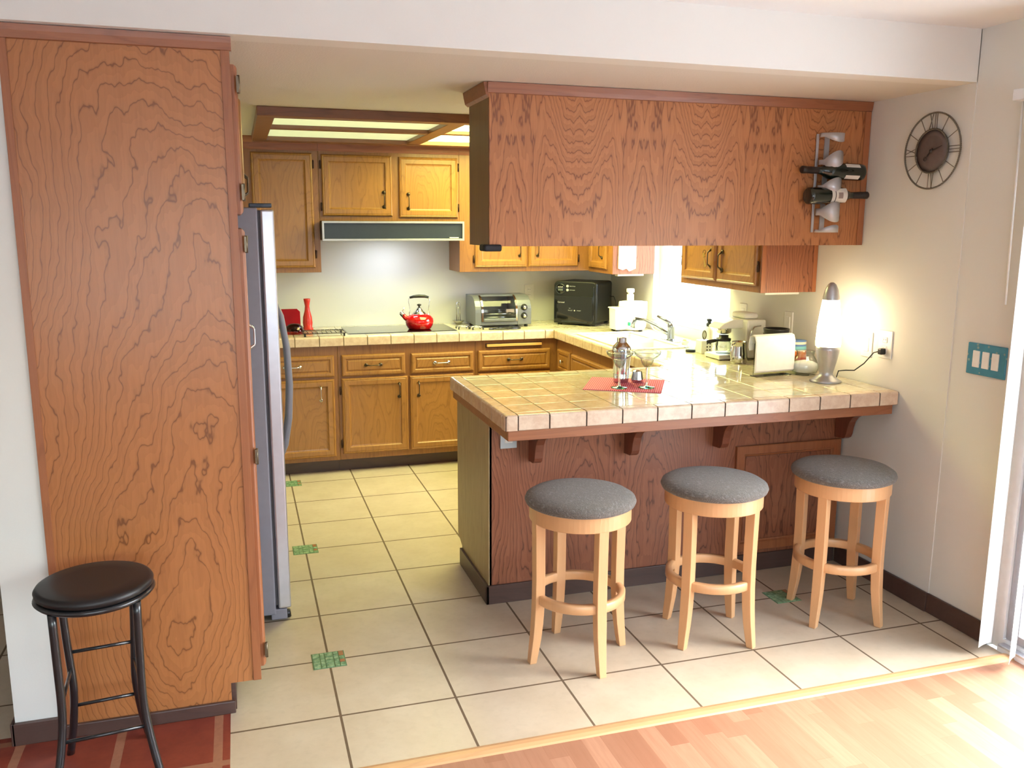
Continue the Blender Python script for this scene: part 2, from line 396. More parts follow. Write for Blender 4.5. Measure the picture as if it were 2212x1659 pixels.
# ------------------------------------------------------------ the room
YR, XL = -6.4, -4.0                     # rear wall, far left wall of the dining side
fl = struct('floor', MB().box(-.82, W+.01, -1.17, B, -.05, 0).box(XL, -.82, -.66, B, -.05, 0), 'floor_tile')
struct('floor.001', MB().box(XL, -.82, -1.17, -.66, -.05, 0), 'quarry_tile')
struct('floor.002', MB().box(XL, W+.03, YR, -1.17, -.05, 0), 'laminate')
struct('trim_1', MB().prism([(-1.205, 0), (-1.200, .005), (-1.186, .009), (-1.168, .009), (-1.152, .004), (-1.15, 0)], 'x', -.8, W+.02), 'reducer_oak')
for gx, gy in ((GX, GY), (GX, GY-3*P), (GX, GY+3*P), (GX+5*P, GY-3*P)):
    b = MB(); b.box(gx-.062, gx+.062, gy-.062, gy+.062, -.002, .0012)
    s_ = struct('mosaic_inlay', b, 'mosaic_grout', fl)
    b = MB(); r_ = MB(); xs = [-.06, -.032, -.014, .018, .038, .06]; ys = [-.06, -.03, -.006, .022, .06]
    for i in range(5):
        for j in range(4):
            k = r_ if (i == 4 and j in (1, 3)) else b
            k.box(gx+xs[i]+.0018, gx+xs[i+1]-.0018, gy+ys[j]+.0018, gy+ys[j+1]-.0018, 0, .0026, .0006, seg=1)
    struct('mosaic_glass', b, 'green_mosaic', s_); struct('mosaic_glass', r_, 'mosaic_rust', s_)
WY0, WY1, WZ0, WZ1 = .955, 1.965, 0.985, 1.98          # kitchen window opening
DY0, DY1, DZ1 = -3.55, -1.075, 2.03                   # sliding door opening
T = .14
struct('wall_right', MB()
       .box(W, W+T, WY1, B+T, 0, HM+.1).box(W, W+T, WY0, WY1, 0, WZ0).box(W, W+T, WY0, WY1, WZ1, HM+.1)
       .box(W, W+T, YS, WY0, 0, HM+.1).box(W+.003, W+T, DY1, YS, 0, HM+.1).box(W+.003, W+T, DY0, DY1, DZ1, HM+.1).box(W+.003, W+T, YR-T, DY0, 0, HM+.1), 'wall_paint')
struct('wall_back', MB().box(XL-T, W, B, B+T, 0, HM+.1), 'wall_paint')
struct('wall_left', MB().box(-1.47, -1.334, -.704, B, 0, H), 'wall_paint')
struct('wall_far_left', MB().box(XL-T, XL, YR-T, B, 0, HM+.1), 'wall_paint')
RW0, RW1, RZ0, RZ1 = -2.6, 1.2, .55, 2.1
struct('wall_rear', MB().box(XL, RW0, YR-T, YR, 0, HM+.1).box(RW1, W, YR-T, YR, 0, HM+.1).box(RW0, RW1, YR-T, YR, 0, RZ0).box(RW0, RW1, YR-T, YR, RZ1, HM+.1), 'wall_paint')
struct('wall_header', MB().box(XL, W+.003, YS, YS+.1, H, HM), 'header_paint')
struct('ceiling', MB().box(XL, W, YS+.1, B, H, H+.05), 'ceiling_texture')
struct('ceiling.001', MB().box(XL, W+.008, YR, YS, HM, HM+.08), 'ceiling_white')
struct('baseboard_right', MB().box(W-.013, W, YS, -.145, 0, .086, .003).box(W-.008, W+.003, -1.07, YS-.0, 0, .086, .003), 'dark_base')
struct('baseboard_left', MB().box(-1.478, -1.335, -.718, -.704, 0, .075, .002), 'dark_base')
struct('baseboard_hall', MB().box(-1.482, -1.47, -.718, 1.2, 0, .075, .002), 'dark_base')
# hallway end seen past the wall stub
hd = struct('door_2', MB().box(-2.5, -1.60, 1.30, 1.34, 0, 2.03, .002), 'hall_wood')
struct('door_panel', MB().box(-2.4, -1.7, 1.29, 1.30, .2, .9, .004).box(-2.4, -1.7, 1.29, 1.30, 1.05, 1.9, .004), 'hall_wood', hd)
struct('wall_hall', MB().box(XL, -2.5, 1.3, 1.4, 0, H).box(-1.60, -1.47, 1.3, 1.4, 0, H).box(-2.5, -1.6, 1.3, 1.4, 2.03, H), 'wall_paint')

# kitchen window
def frame_x(x0, x1, y0, y1, z0, z1, w):
    return MB().box(x0, x1, y0, y0+w, z0, z1).box(x0, x1, y1-w, y1, z0, z1).box(x0, x1, y0+w, y1-w, z0, z0+w).box(x0, x1, y0+w, y1-w, z1-w, z1)
w1 = struct('window_1', frame_x(W+.05, W+.11, WY0, WY1, WZ0, WZ1, .04), 'white_frame')
struct('window_mullion', MB().box(W+.055, W+.105, (WY0+WY1)/2-.02, (WY0+WY1)/2+.02, WZ0+.04, WZ1-.04, .003), 'white_frame', w1)
struct('window_glass', MB().box(W+.078, W+.082, WY0+.04, WY1-.04, WZ0+.04, WZ1-.04), 'window_glass', w1)
struct('window_sill', MB().box(W+.002, W+.05, WY0+.001, WY1-.001, WZ0+.0, WZ0+.018, .003), 'white_frame', w1)
w2 = struct('window_2', MB().box(RW0, RW0+.05, YR-.1, YR-.05, RZ0, RZ1).box(RW1-.05, RW1, YR-.1, YR-.05, RZ0, RZ1).box(RW0+.05, RW1-.05, YR-.1, YR-.05, RZ0, RZ0+.05).box(RW0+.05, RW1-.05, YR-.1, YR-.05, RZ1-.05, RZ1).box(-.72, -.68, YR-.1, YR-.05, RZ0+.05, RZ1-.05), 'white_frame')
struct('window_glass', MB().box(RW0+.05, RW1-.05, YR-.078, YR-.074, RZ0+.05, RZ1-.05), 'window_glass', w2)
# sliding door
d1 = struct('door_1', frame_x(W+.03, W+.10, DY0, DY1, .0, DZ1, .045).box(W+.005, W+.135, DY0+.045, DY1-.045, 0, .022), 'white_frame')
b = frame_x(W+.04, W+.07, DY1-1.27, DY1-.05, .025, DZ1-.045, .055)
sp = struct('sliding_panel', b, 'brushed', d1)
struct('panel_glass', MB().box(W+.053, W+.057, DY1-1.21, DY1-.10, .08, DZ1-.1), 'window_glass', sp)
b = frame_x(W+.075, W+.098, DY0+.05, DY1-1.2, .025, DZ1-.045, .055)
sp = struct('sliding_panel', b, 'brushed', d1)
struct('panel_glass', MB().box(W+.085, W+.089, DY0+.10, DY1-1.255, .08, DZ1-.1), 'window_glass', sp)
struct('door_track', MB().box(W+.0, W+.05, DY0+.05, DY1-.05, .022, .032, .002), 'brushed', d1)
# outside
o = link('patio_slab', MB().box(W+T, 40, -40, 40, -.16, -.10).box(-40, W+T, -40, YR-T-.05, -.16, -.10), 'patio'); o['kind'] = 'structure'
o = link('added_eave', MB().box(W+T, W+.44, -9, 6, 2.45, 2.60), 'added_eave_white'); o['kind'] = 'structure'  # unseen eave, added to cut skylight and narrow the sun strip by the slider
b = MB()
for k in range(60): b.box(9.0, 9.03, -8+k*.23, -8+k*.23+.22, -.1, 1.5)
tag(link('garden_fence', b, 'fence_paint'), 'pale board fence beyond the sliding glass door', 'fence')

# ------------------------------------------------------------ handles, hinges, doors
def fmap(o, u, v, w):
    """local frame: origin o, u = width direction, v = up, w = outward"""
    o, u, v, w = map(Vector, (o, u, v, w))
    return lambda p: o+u*p[0]+v*p[1]+w*p[2]
def handle(F, x, y, vertical=True, L=.095):
    pts = []; rr = []
    for k in range(13):
        t = k/12; a = (t-.5)*L; hgt = .004+.024*min(1, math.sin(PI*t)*1.9)
        pts.append(F((x, y+a, hgt) if vertical else (x+a, y, hgt)))
        rr.append(.0032+.0045*(abs(t-.5)*2)**5)
    b = MB().tube(pts, rr, 8)
    for s_ in (-1, 1):
        c = F((x, y+s_*L*.5, .004) if vertical else (x+s_*L*.5, y, .004)); n = (F((0, 0, 1))-F((0, 0, 0))).normalized()
        q = n.to_track_quat('Z', 'Y').to_matrix().to_4x4()
        b.lathe([(0, -.003), (.011, -.003), (.0125, 0), (.010, .004), (0, .006)], c, 14, q)
    return b
def hinge(F, x, y):
    b = MB()
    pts = [F(p) for p in ((x-.006, y-.024, .0), (x+.006, y-.024, .0), (x+.006, y+.024, .0), (x-.006, y+.024, .0))]
    q = [F(p) for p in ((x-.006, y-.024, .006), (x+.006, y-.024, .006), (x+.006, y+.024, .006), (x-.006, y+.024, .006))]
    b.loops([pts, q]); b.tube([F((x, y-.027, .006)), F((x, y+.027, .006))], .0045, 8)
    return b
def rpanel(F, x0, x1, y0, y1, depth=.019, drawer=False):
    """framed panel with an ogee outer edge and a sunken inner field"""
    if drawer: steps = [(0, 0), (0, .010), (.004, .016), (.010, .019), (.024, .019), (.030, .012), (.036, .012), (.042, .017), (.046, .017)]
    else: steps = [(0, 0), (0, .010), (.004, .016), (.010, .019), (.014, .0165), (.017, .019), (.044, .019), (.050, .011), (.058, .009), (.060, .009)]
    ls = []
    for i, d in steps:
        i = min(i, (x1-x0)*.45, (y1-y0)*.45)
        ls.append([F((x0+i, y0+i, d)), F((x1-i, y0+i, d)), F((x1-i, y1-i, d)), F((x0+i, y1-i, d))])
    return MB().loops(ls)
def add_door(root, F, x0, x1, y0, y1, hx=None, hy=None, hv=True, hinges=None, drawer=False, mat='oak_door', hmat='bronze', name=None):
    d = wp(name or ('drawer' if drawer else 'door'), rpanel(F, x0, x1, y0, y1, drawer=drawer), mat, root)
    if hx is not None: wp('handle', handle(lambda p: F((p[0], p[1], p[2]+(.017 if drawer else .009))), hx, hy, hv), hmat, root, d)
    if hinges:
        hxx, ys_ = hinges
        for y in ys_: wp('hinge', hinge(lambda p: F((p[0], p[1], p[2]+.004)), hxx, y), 'hinge_dark', root, d)
    return d

# ------------------------------------------------------------ back wall upper cabinets (front plane y = 2.38)
YU = B-.32
FB = fmap((0, YU, 0), (1, 0, 0), (0, 0, 1), (0, -1, 0))
def crown(x0, x1, y, left=False):
    return MB().prism([(y, 2.105), (y-.008, 2.105), (y-.012, 2.12), (y-.012, 2.15), (y-.022, 2.165), (y-.030, 2.188), (y, 2.188)], 'x', x0, x1)
r = thing('upper_cabinet', 'tall honey-oak wall cabinet left of the range hood, rising behind the refrigerator top', 'cabinet', (-.43, YU, 1.32))
wp('body', MB().box(-.672, -.19, YU, B-.004, 1.32, 2.185, .002), 'oak_frame', r)
wp('crown_moulding', crown(-.672, -.19, YU), 'trim_wood', r)
add_door(r, FB, -.612, -.228, 1.352, 2.09, None, hinges=(-.222, (1.44, 2.02)))
r = thing('upper_cabinet', 'short two-door honey-oak wall cabinet directly above the range hood', 'cabinet', (.284, YU, 1.66))
wp('body', MB().box(-.189, .757, YU, B-.004, 1.658, 2.185, .002), 'oak_frame', r)
wp('crown_moulding', crown(-.189, .757, YU), 'trim_wood', r)
add_door(r, FB, -.170, .293, 1.690, 2.086, .236, 1.80, hinges=(-.176, (1.75, 2.02)))
add_door(r, FB, .339, .745, 1.682, 2.082, .402, 1.79, hinges=(.751, (1.75, 2.02)))
r = thing('upper_cabinet', 'honey-oak corner wall cabinet above the toaster oven, right of the range hood', 'cabinet', (1.24, YU, 1.31))
wp('body', MB().box(.758, W-.002, YU, B-.004, 1.31, 2.185, .002), 'oak_frame', r)
wp('crown_moulding', crown(.758, 1.72, YU), 'trim_wood', r)
add_door(r, FB, .866, 1.250, 1.340, 2.082, 1.195, 1.47, hinges=(.860, (1.40, 2.02)))
add_door(r, FB, 1.262, 1.640, 1.344, 2.082, 1.330, 1.47, hinges=(1.646, (1.40, 2.02)))
# right wall uppers (front plane x = 1.728)
XU = W-.32
FR = fmap((XU, 0, 0), (0, -1, 0), (0, 0, 1), (-1, 0, 0))          # u = -y
r = thing('upper_cabinet', 'honey-oak wall cabinet between the corner and the left side of the window', 'cabinet', (XU, 2.17, 1.31))
wp('body', MB().box(XU, W-.002, 1.955, YU-.002, 1.305, 2.185, .002), 'oak_frame', r)
wp('side_panel', MB().box(XU+.002, W-.003, 1.950, 1.955, 1.306, 2.184, .001), 'ply_front', r)
add_door(r, FR, -2.345, -2.03, 1.335, 2.082, -2.11, 1.46, hinges=(-2.35, (1.40, 2.02)))
r = thing('upper_cabinet', 'two-door wall cabinet right of the window with keys on its left handle', 'cabinet', (XU, .56, 1.31))
wp('body', MB().box(XU, W-.002, .160, .97, 1.312, 2.185, .002), 'oak_frame', r)
wp('side_panel', MB().box(XU+.002, W-.003, .154, .160, 1.312, 2.184, .001), 'ply_front', r)
wp('edge_strip', MB().box(XU, XU+.022, .150, .156, 1.312, 2.184, .001).box(W-.026, W-.003, .150, .154, 1.312, 2.184, .001), 'trim_wood_v', r)
d_keys = add_door(r, FR, -.94, -.565, 1.345, 2.082, -.615, 1.465, hinges=(-.945, (1.44, 2.0)))
add_door(r, FR, -.552, -.178, 1.345, 2.082, -.505, 1.455, hinges=(-.172, (1.44, 2.0)))

# range hood
r = thing('range_hood', 'low stainless range hood with dark front panel under the short cabinet', 'range hood', (.28, 2.25, 1.53))
wp('housing', MB().prism([(2.252, 1.534), (2.248, 1.655), (B-.005, 1.657), (B-.005, 1.534)], 'x', -.188, .755), 'hood_panel', r)
def rim(x0, x1, z0, z1, w, y0, y1): return MB().box(x0, x1, y0, y1, z0, z0+w, .001).box(x0, x1, y0, y1, z1-w, z1, .001).box(x0, x0+w, y0, y1, z0+w, z1-w, .001).box(x1-w, x1, y0, y1, z0+w, z1-w, .001)
wp('front_frame', rim(-.19, .757, 1.530, 1.657, .013, 2.236, 2.250), 'brushed', r)
wp('name_strip', MB().box(.655, .718, 2.2365, 2.2475, 1.5475, 1.5535, .0005), 'white_plastic', r)

wp('lamp_lens', MB().box(.17, .39, 2.36, 2.46, 1.528, 1.5335, .002), 'hood_lamp', r)
# ceiling light box
r = thing('ceiling_light', 'long wood-framed fluorescent ceiling light box with divided diffusers', 'ceiling light', (.45, 1.5, H))
X0, X1, Y0, Y1, Z0 = -.60, 1.55, .87, 2.27, H-.045
b = MB()
b.box(X0, X1, Y0, Y0+.09, Z0, H, .003).box(X0, X1, Y1-.10, Y1, Z0, H, .003).box(X0, X0+.085, Y0+.09, Y1-.10, Z0, H, .003).box(X1-.085, X1, Y0+.09, Y1-.10, Z0, H, .003)
b.box(.36, .45, Y0+.09, Y1-.10, Z0+.004, H, .003).box(X0+.085, .36, 1.50, 1.57, Z0+.006, H, .003).box(.45, X1-.085, 1.50, 1.57, Z0+.006, H, .003)
wp('frame', b, 'light_frame_wood', r)
for (a, c, m) in ((X0+.085, .36, 'diffuser_cool'), (.45, X1-.085, 'diffuser_warm')):
    for (d, e) in ((Y0+.09, 1.50), (1.57, Y1-.10)):
        wp('diffuser', MB().box(a, c, d, e, H-.018, H-.012), m, r)

# ------------------------------------------------------------ base cabinets
YB = 2.123
FBB = fmap((0, YB, 0), (1, 0, 0), (0, 0, 1), (0, -1, 0))
r = thing('base_cabinet', 'oak base cabinet partly hidden behind the refrigerator edge', 'cabinet', (-.45, YB, 0))
wp('body', MB().box(-.76, -.131, YB, B-.01, .09, .858, .002), 'oak_frame', r)
wp('toe_kick', MB().box(-.76, -.131, YB+.07, YB+.09, 0, .09), 'dark_base', r)
add_door(r, FBB, -.60, -.155, .657, .797, -.42, .73, False, drawer=True, hmat='chrome')
add_door(r, FBB, -.60, -.157, .118, .640, -.245, .55, hinges=(-.606, (.2, .56)), hmat='chrome')
r = thing('base_cabinet', 'wide oak base cabinet with two doors and two drawers below the cooktop', 'cabinet', (.33, YB, 0))
wp('body', MB().box(-.130, .799, YB, B-.01, .09, .858, .002), 'oak_frame', r)
wp('toe_kick', MB().box(-.130, .799, YB+.07, YB+.09, 0, .09), 'dark_base', r)
add_door(r, FBB, -.106, .313, .655, .796, .10, .725, False, drawer=True)
add_door(r, FBB, .353, .785, .654, .790, .56, .722, False, drawer=True, hmat='chrome')
add_door(r, FBB, -.111, .328, .130, .640, .270, .55, hinges=(-.118, (.2, .56)))
add_door(r, FBB, .342, .785, .128, .638, .402, .55, hinges=(.792, (.2, .56)))
r = thing('base_cabinet', 'oak corner base cabinet with one wide drawer and a pull-out board above it', 'cabinet', (1.1, YB, 0))
wp('body', MB().box(.800, 1.391, YB, B-.01, .09, .858, .002).box(1.391, W-.01, 2.09, B-.01, .09, .858, .002), 'oak_frame', r)
wp('toe_kick', MB().box(.800, 1.46, YB+.07, YB+.09, 0, .09), 'dark_base', r)
add_door(r, FBB, .818, 1.341, .645, .790, 1.08, .722, False, drawer=True)
add_door(r, FBB, .818, 1.341, .125, .630, 1.28, .54, hinges=(.812, (.2, .56)))
wp('board_slot', MB().box(.872, 1.279, YB-.003, YB+.002, .808, .836), 'grout_dark', r)
wp('pull_out_board', MB().box(.878, 1.275, YB-.022, YB+.02, .814, .832, .002), 'cutting_board_wood', r)
XR = 1.391
FRR = fmap((XR, 0, 0), (0, -1, 0), (0, 0, 1), (-1, 0, 0))
r = thing('base_cabinet', 'narrow oak base cabinet with small round-knob drawer beside the inner corner', 'cabinet', (XR, 1.95, 0))
wp('body', MB().box(XR, W-.01, 1.811, 2.088, .09, .858, .002), 'oak_frame', r)
wp('toe_kick', MB().box(XR+.07, XR+.09, 1.811, 2.088, 0, .09), 'dark_base', r)
d = add_door(r, FRR, -2.06, -1.83, .640, .790, drawer=True)
wp('knob', MB().lathe([(0, 0), (.006, 0), (.006, .012), (.015, .018), (.015, .024), (0, .028)], (XR-.017, 1.945, .715), 16, Matrix.Rotation(-PI/2, 4, 'Y')), 'chrome', r, d)
add_door(r, FRR, -2.06, -1.83, .125, .625, -1.88, .54)
r = thing('base_cabinet', 'oak sink base cabinet with false drawer front under the window side worktop', 'cabinet', (XR, 1.3, 0))
wp('body', MB().box(XR, W-.01, .445, .90, .09, .858, .002).box(XR, W-.01, .90, 1.81, .09, .70, .002).box(XR, XR+.02, .90, 1.81, .70, .858, .002), 'oak_frame', r)
wp('toe_kick', MB().box(XR+.07, XR+.09, .45, 1.81, 0, .09), 'dark_base', r)
add_door(r, FRR, -1.80, -1.06, .645, .790, drawer=True)
add_door(r, FRR, -1.80, -1.44, .125, .625, -1.49, .54); add_door(r, FRR, -1.42, -1.06, .125, .625, -1.37, .54)
add_door(r, FRR, -1.02, -.50, .645, .790, -.76, .72, False, drawer=True); add_door(r, FRR, -1.02, -.50, .125, .625, -.96, .54)

# ------------------------------------------------------------ peninsula
XQ, YQ = .257, -.130
r = thing('peninsula_cabinet', 'breakfast-bar base cabinet clad in red-brown plywood below the tiled counter', 'cabinet', (1.15, .15, 0))
wp('front_panel', MB().box(XQ+.004, W-.014, YQ, YQ+.012, .0, .817, .001), 'ply_front', r)
side = [(YQ, 0), (YQ, .817), (.425, .817), (.425, .135), (.345, .095), (.345, 0)]
wp('side_panel', MB().prism(side, 'x', XQ, XQ+.014), 'ply_side_pale', r)
wp('carcass', MB().box(XQ+.015, W-.01, YQ+.013, .41, .1, .816), 'oak_frame', r)
wp('base_trim', MB().box(XQ-.012, W-.014, YQ-.012, YQ, 0, .085, .002).box(XQ-.012, XQ, YQ-.012, .347, 0, .085, .002), 'dark_base', r)
b = MB()
dx0, dx1, dz0, dz1 = 1.457, W-.016, .105, .625
for w_, d_ in ((.0, .010), ):
    ls = [[(dx0+i, YQ-d, dz0+i), (dx1-i, YQ-d, dz0+i), (dx1-i, YQ-d, dz1-i), (dx0+i, YQ-d, dz1-i)] for i, d in ((0, 0), (0, .014), (.003, .016), (.040, .016), (.046, .008), (.052, .006), (.053, .002))]
    b.loops(ls)
wp('access_panel', b, 'trim_wood_v', r)
wp('access_field', MB().box(dx0+.054, dx1-.054, YQ-.006, YQ-.001, dz0+.054, dz1-.054), 'ply_front', r)
wp('end_stile', MB().box(W-.036, W-.014, YQ-.004, YQ, .0, .817, .001), 'trim_wood_v', r)
# corbels
pr = [(0, 0), (-.215, 0), (-.208, -.012), (-.188, -.018), (-.180, -.032), (-.150, -.044), (-.118, -.062), (-.098, -.088), (-.088, -.12), (-.082, -.15), (-.074, -.166), (-.058, -.176), (0, -.180)]
corbel0 = None
for x, lab in ((.455, 'brown wooden corbel nearest the open end of the peninsula'), (.905, 'brown wooden corbel second from the open end of the peninsula'), (1.352, 'brown wooden corbel third from the open end, between the middle and right stools'), (W-.032, 'brown wooden corbel against the right wall')):
    if corbel0 is None:
        corbel0 = o = link('corbel', MB().prism([(y, z) for y, z in pr], 'x', -.019, .019), 'corbel_wood', bevel=.002)
    else:
        o = corbel0.copy(); COL.objects.link(o)
    o.location = (x, YQ-.0045 if x > 2 else YQ-.0005, .815); tag(o, lab, 'bracket', 'scrolled corbels under the breakfast bar')
r = thing('power_outlet', 'white outlet plate half hidden under the bar overhang by the open end', 'outlet', (.345, YQ, .73))
wp('cover_plate', MB().box(.308, .382, YQ-.006, YQ-.001, .698, .812, .002), 'ledge_tape', r)
wp('receptacle', MB().box(.328, .362, YQ-.008, YQ-.004, .722, .79, .003), 'white_plastic', r)
r = thing('apron_board', 'reddish wooden apron board carrying the overhang of the tiled bar top', 'board', (1.1, -.4, .817))
wp('front_board', MB().box(.238, 2.026, -.474, -.454, .817, .859, .002), 'trim_wood', r)
wp('side_board', MB().box(.238, .258, -.453, .43, .817, .859, .002), 'trim_wood', r)
wp('underside', MB().box(.259, W-.005, -.453, .43, .8172, .8580), 'trim_wood', r)

# ------------------------------------------------------------ tiled worktop, real tiles
YCF, X0C, YCB, YBK, XRC = -.483, .2241, .443, 2.0934, 1.3613
PT = .1542; GW = .0034
SX0, SX1, SY0, SY1 = 1.43, 1.80, 1.02, 1.78      # sink cut-out
ct = thing('tiled_worktop', 'U-shaped beige ceramic tiled kitchen worktop running from cooktop to breakfast bar', 'worktop', (1.2, 1., .86))
b = MB(); z0, z1 = .859, .9165
b.box(X0C+.004, W-.002, YCF+.004, YCB-.004, z0, z1).box(XRC+.004, W-.002, YCB-.004, SY0, z0, z1).box(XRC+.004, SX0, SY0, SY1, z0, z1).box(SX1, W-.002, SY0, SY1, z0, z1).box(XRC+.004, W-.002, SY1, B-.002, z0, z1).box(-.76, XRC+.004, YBK+.004, B-.002, z0, z1)
wp('grout_bed', b, 'grout_top', ct)
EW = .052
def tile(b, x0, x1, y0, y1):
    if x1-x0 < .008 or y1-y0 < .008: return
    g = GW/2; x0 += g; x1 -= g; y0 += g; y1 -= g; c = .0022
    j = [random.uniform(-.0003, .0003) for _ in range(4)]
    rl = lambda i, z, k=0: [(x0+i, y0+i, z+k*j[0]), (x1-i, y0+i, z+k*j[1]), (x1-i, y1-i, z+k*j[2]), (x0+i, y1-i, z+k*j[3])]
    b.loops([rl(0, .915), rl(0, ZC-.0012), rl(c*.4, ZC-.0004, .5), rl(c, ZC, 1)], capfirst=False)
def cuts(a0, a1, off):
    k = math.ceil((a0-off)/PT+1e-6); o_ = [a0]
    while off+k*PT < a1-1e-6: o_.append(off+k*PT); k += 1
    return o_+[a1]
def field(b, x0, x1, y0, y1, ox, oy, hole=None):
    xs, ys = cuts(x0, x1, ox), cuts(y0, y1, oy)
    for i in range(len(xs)-1):
        for j in range(len(ys)-1):
            a = (xs[i], xs[i+1], ys[j], ys[j+1])
            if hole:
                hx0, hx1, hy0, hy1 = hole
                if a[0] < hx1 and a[1] > hx0 and a[2] < hy1 and a[3] > hy0:
                    if a[0] < hx0: tile(b, a[0], hx0, a[2], a[3])
                    if a[1] > hx1: tile(b, hx1, a[1], a[2], a[3])
                    xa, xb = max(a[0], hx0), min(a[1], hx1)
                    if a[2] < hy0: tile(b, xa, xb, a[2], hy0)
                    if a[3] > hy1: tile(b, xa, xb, hy1, a[3])
                    continue
            tile(b, *a)
OX, OY = .405, -.135
b = MB()
field(b, X0C+EW, W-.003, YCF+EW, YCB-EW, OX, OY)
field(b, XRC+EW, W-.003, YCB-EW, YBK+EW, OX, OY, (SX0, SX1, SY0, SY1))
field(b, -.76, W-.003, YBK+EW, B-.003, -.090, YBK+EW)
wp('tile_field', b, 'counter_tile', ct)
def edge_piece(b, F, u0, u1, h=.0607):
    """rounded V-cap tile: F maps (along, inward, up)"""
    g = .0030; u0 += g; u1 -= g; r_ = .011; ls = []
    prof = [(EW-.002, -.006), (EW-.002, -.0008), (EW-.004, 0)]
    prof += [(r_-r_*math.sin(a), -(r_-r_*math.cos(a))) for a in [PI/2*k/5 for k in range(6)]]
    prof += [(0, -h+.003), (.002, -h), (.012, -h), (.012, -.02)]
    ls = [[F((u, i, z)) for i, z in prof] for u in (u0, u0+.0012, u1-.0012, u1)]
    m = MB().loops(ls); s_ = m.bm
    for f in s_.faces: f.smooth = False
    b.join(s_)
b = MB()
def run(F, a0, a1, off, start=0., end=0.):
    c = cuts(a0, a1, off)
    if len(c) > 2 and c[1]-c[0] < .03: c.pop(1)
    if len(c) > 2 and c[-1]-c[-2] < .03: c.pop(-2)
    for p_, q_ in zip(c, c[1:]): edge_piece(b, F, p_, q_)
run(lambda p: (p[0], YCF+p[1], ZC+p[2]), X0C+EW, W-.002, OX)                      # front of the bar
run(lambda p: (X0C+p[1], p[0], ZC+p[2]), YCF+EW, YCB-EW, OY)                      # open end
run(lambda p: (p[0], YCB-p[1], ZC+p[2]), X0C+EW, XRC, OX)                         # kitchen side of the bar
run(lambda p: (XRC+p[1], p[0], ZC+p[2]), YCB, YBK, OY)                            # window run
run(lambda p: (p[0], YBK+p[1], ZC+p[2]), -.76, XRC, -.090)                        # cooktop run
b.box(XRC-.0, XRC+EW, YCB-EW, YCB, ZC-.004, ZC, .001).box(XRC, XRC+EW, YBK, YBK+EW, ZC-.004, ZC, .001)
for cx_, cy_, sx_, sy_ in ((X0C, YCF, 1, 1), (X0C, YCB, 1, -1)):
    # outer corner caps
    n = 8; r_ = .014; h = .0607
    def outline(i):
        pts = []
        rad = max(r_-i, .002)
        for k in range(7):
            a = PI+PI/2*k/6
            pts.append((cx_+sx_*(i+rad+rad*math.cos(a)), cy_+sy_*(i+rad+rad*math.sin(a))))
        pts += [(cx_+sx_*(EW-.002), cy_+sy_*i), (cx_+sx_*(EW-.002), cy_+sy_*(EW-.002)), (cx_+sx_*i, cy_+sy_*(EW-.002))]
        return pts
    ls = [[(x, y, ZC-h) for x, y in outline(0)], [(x, y, ZC-.011) for x, y in outline(0)], [(x, y, ZC-.006) for x, y in outline(.0015)], [(x, y, ZC-.002) for x, y in outline(.005)], [(x, y, ZC) for x, y in outline(.011)]]
    b.loops(ls)
wp('edge_trim', b, 'trim_tile', ct)
b = MB().box(X0C+.003, W-.002, YCF+.003, YCF+.02, z0, ZC-.005).box(X0C+.003, X0C+.02, YCF+.006, YCB-.006, z0, ZC-.005).box(X0C+.006, XRC+.01, YCB-.02, YCB-.006, z0, ZC-.005).box(XRC+.006, XRC+.02, YCB-.006, YBK+.01, z0, ZC-.005).box(-.76, XRC+.02, YBK+.006, YBK+.02, z0, ZC-.005)
wp('edge_grout', b, 'grout_dark', ct)

# ------------------------------------------------------------ cooktop and things on the back worktop
r = thing('cooktop', 'black glass electric cooktop set flat in the back worktop', 'cooktop', (.31, 2.38, ZC))
wp('glass_top', MB().box(-.047, .69, 2.19, 2.60, ZC+.0005, ZC+.006, .002), 'black_gloss', r)
wp('edge_band', MB().box(-.050, .693, 2.187, 2.603, ZC+.0002, ZC+.002), 'brushed', r)

r = thing('tea_kettle', 'shiny red enamel whistling kettle on the black cooktop', 'kettle', (.457, 2.33, ZC+.006), .0)
link('kettle_body', MB().lathe([(0, .001), (.074, .001), (.080, .006), (.092, .028), (.098, .052), (.095, .072), (.080, .092), (.058, .103), (.044, .106), (0, .107)], seg=40), 'red_enamel', r)
link('lid', MB().lathe([(.046, .105), (.044, .112), (.028, .124), (.016, .142), (.010, .150), (0, .151)], seg=32), 'chrome', r)
link('lid_knob', MB().lathe([(0, .149), (.006, .150), (.007, .158), (.015, .164), (.015, .170), (0, .174)], seg=20), 'black_plastic', r)
sp_ = link('spout', MB().tube([(-.072, 0, .062), (-.098, 0, .082), (-.118, 0, .104)], [.020, .017, .014], 14), 'red_enamel', r)
link('spout_cap', MB().tube([(-.112, 0, .098), (-.126, 0, .114), (-.132, 0, .120)], [.016, .015, .009], 14).tube([(-.126, 0, .116), (-.112, 0, .134), (-.104, 0, .150)], [.003, .003, .004], 6), 'chrome', r, )
b = MB()
for s_ in (-1, 1):
    b.tube([(s_*.062, 0, .098), (s_*.070, 0, .112), (s_*.064, 0, .130), (s_*.068, 0, .160), (s_*.074, 0, .190), (s_*.072, 0, .208), (s_*.058, 0, .218)], .0028, 8)
    b.lathe([(0, -.004), (.010, -.004), (.010, .008), (0, .010)], (s_*.062, 0, .098), 12)
link('handle_wire', b, 'chrome', r)
link('grip', MB().tube([(-.066, 0, .217), (-.04, 0, .224), (0, 0, .226), (.04, 0, .224), (.066, 0, .217)], [.0075, .010, .0115, .010, .0075], 12), 'black_plastic', r)

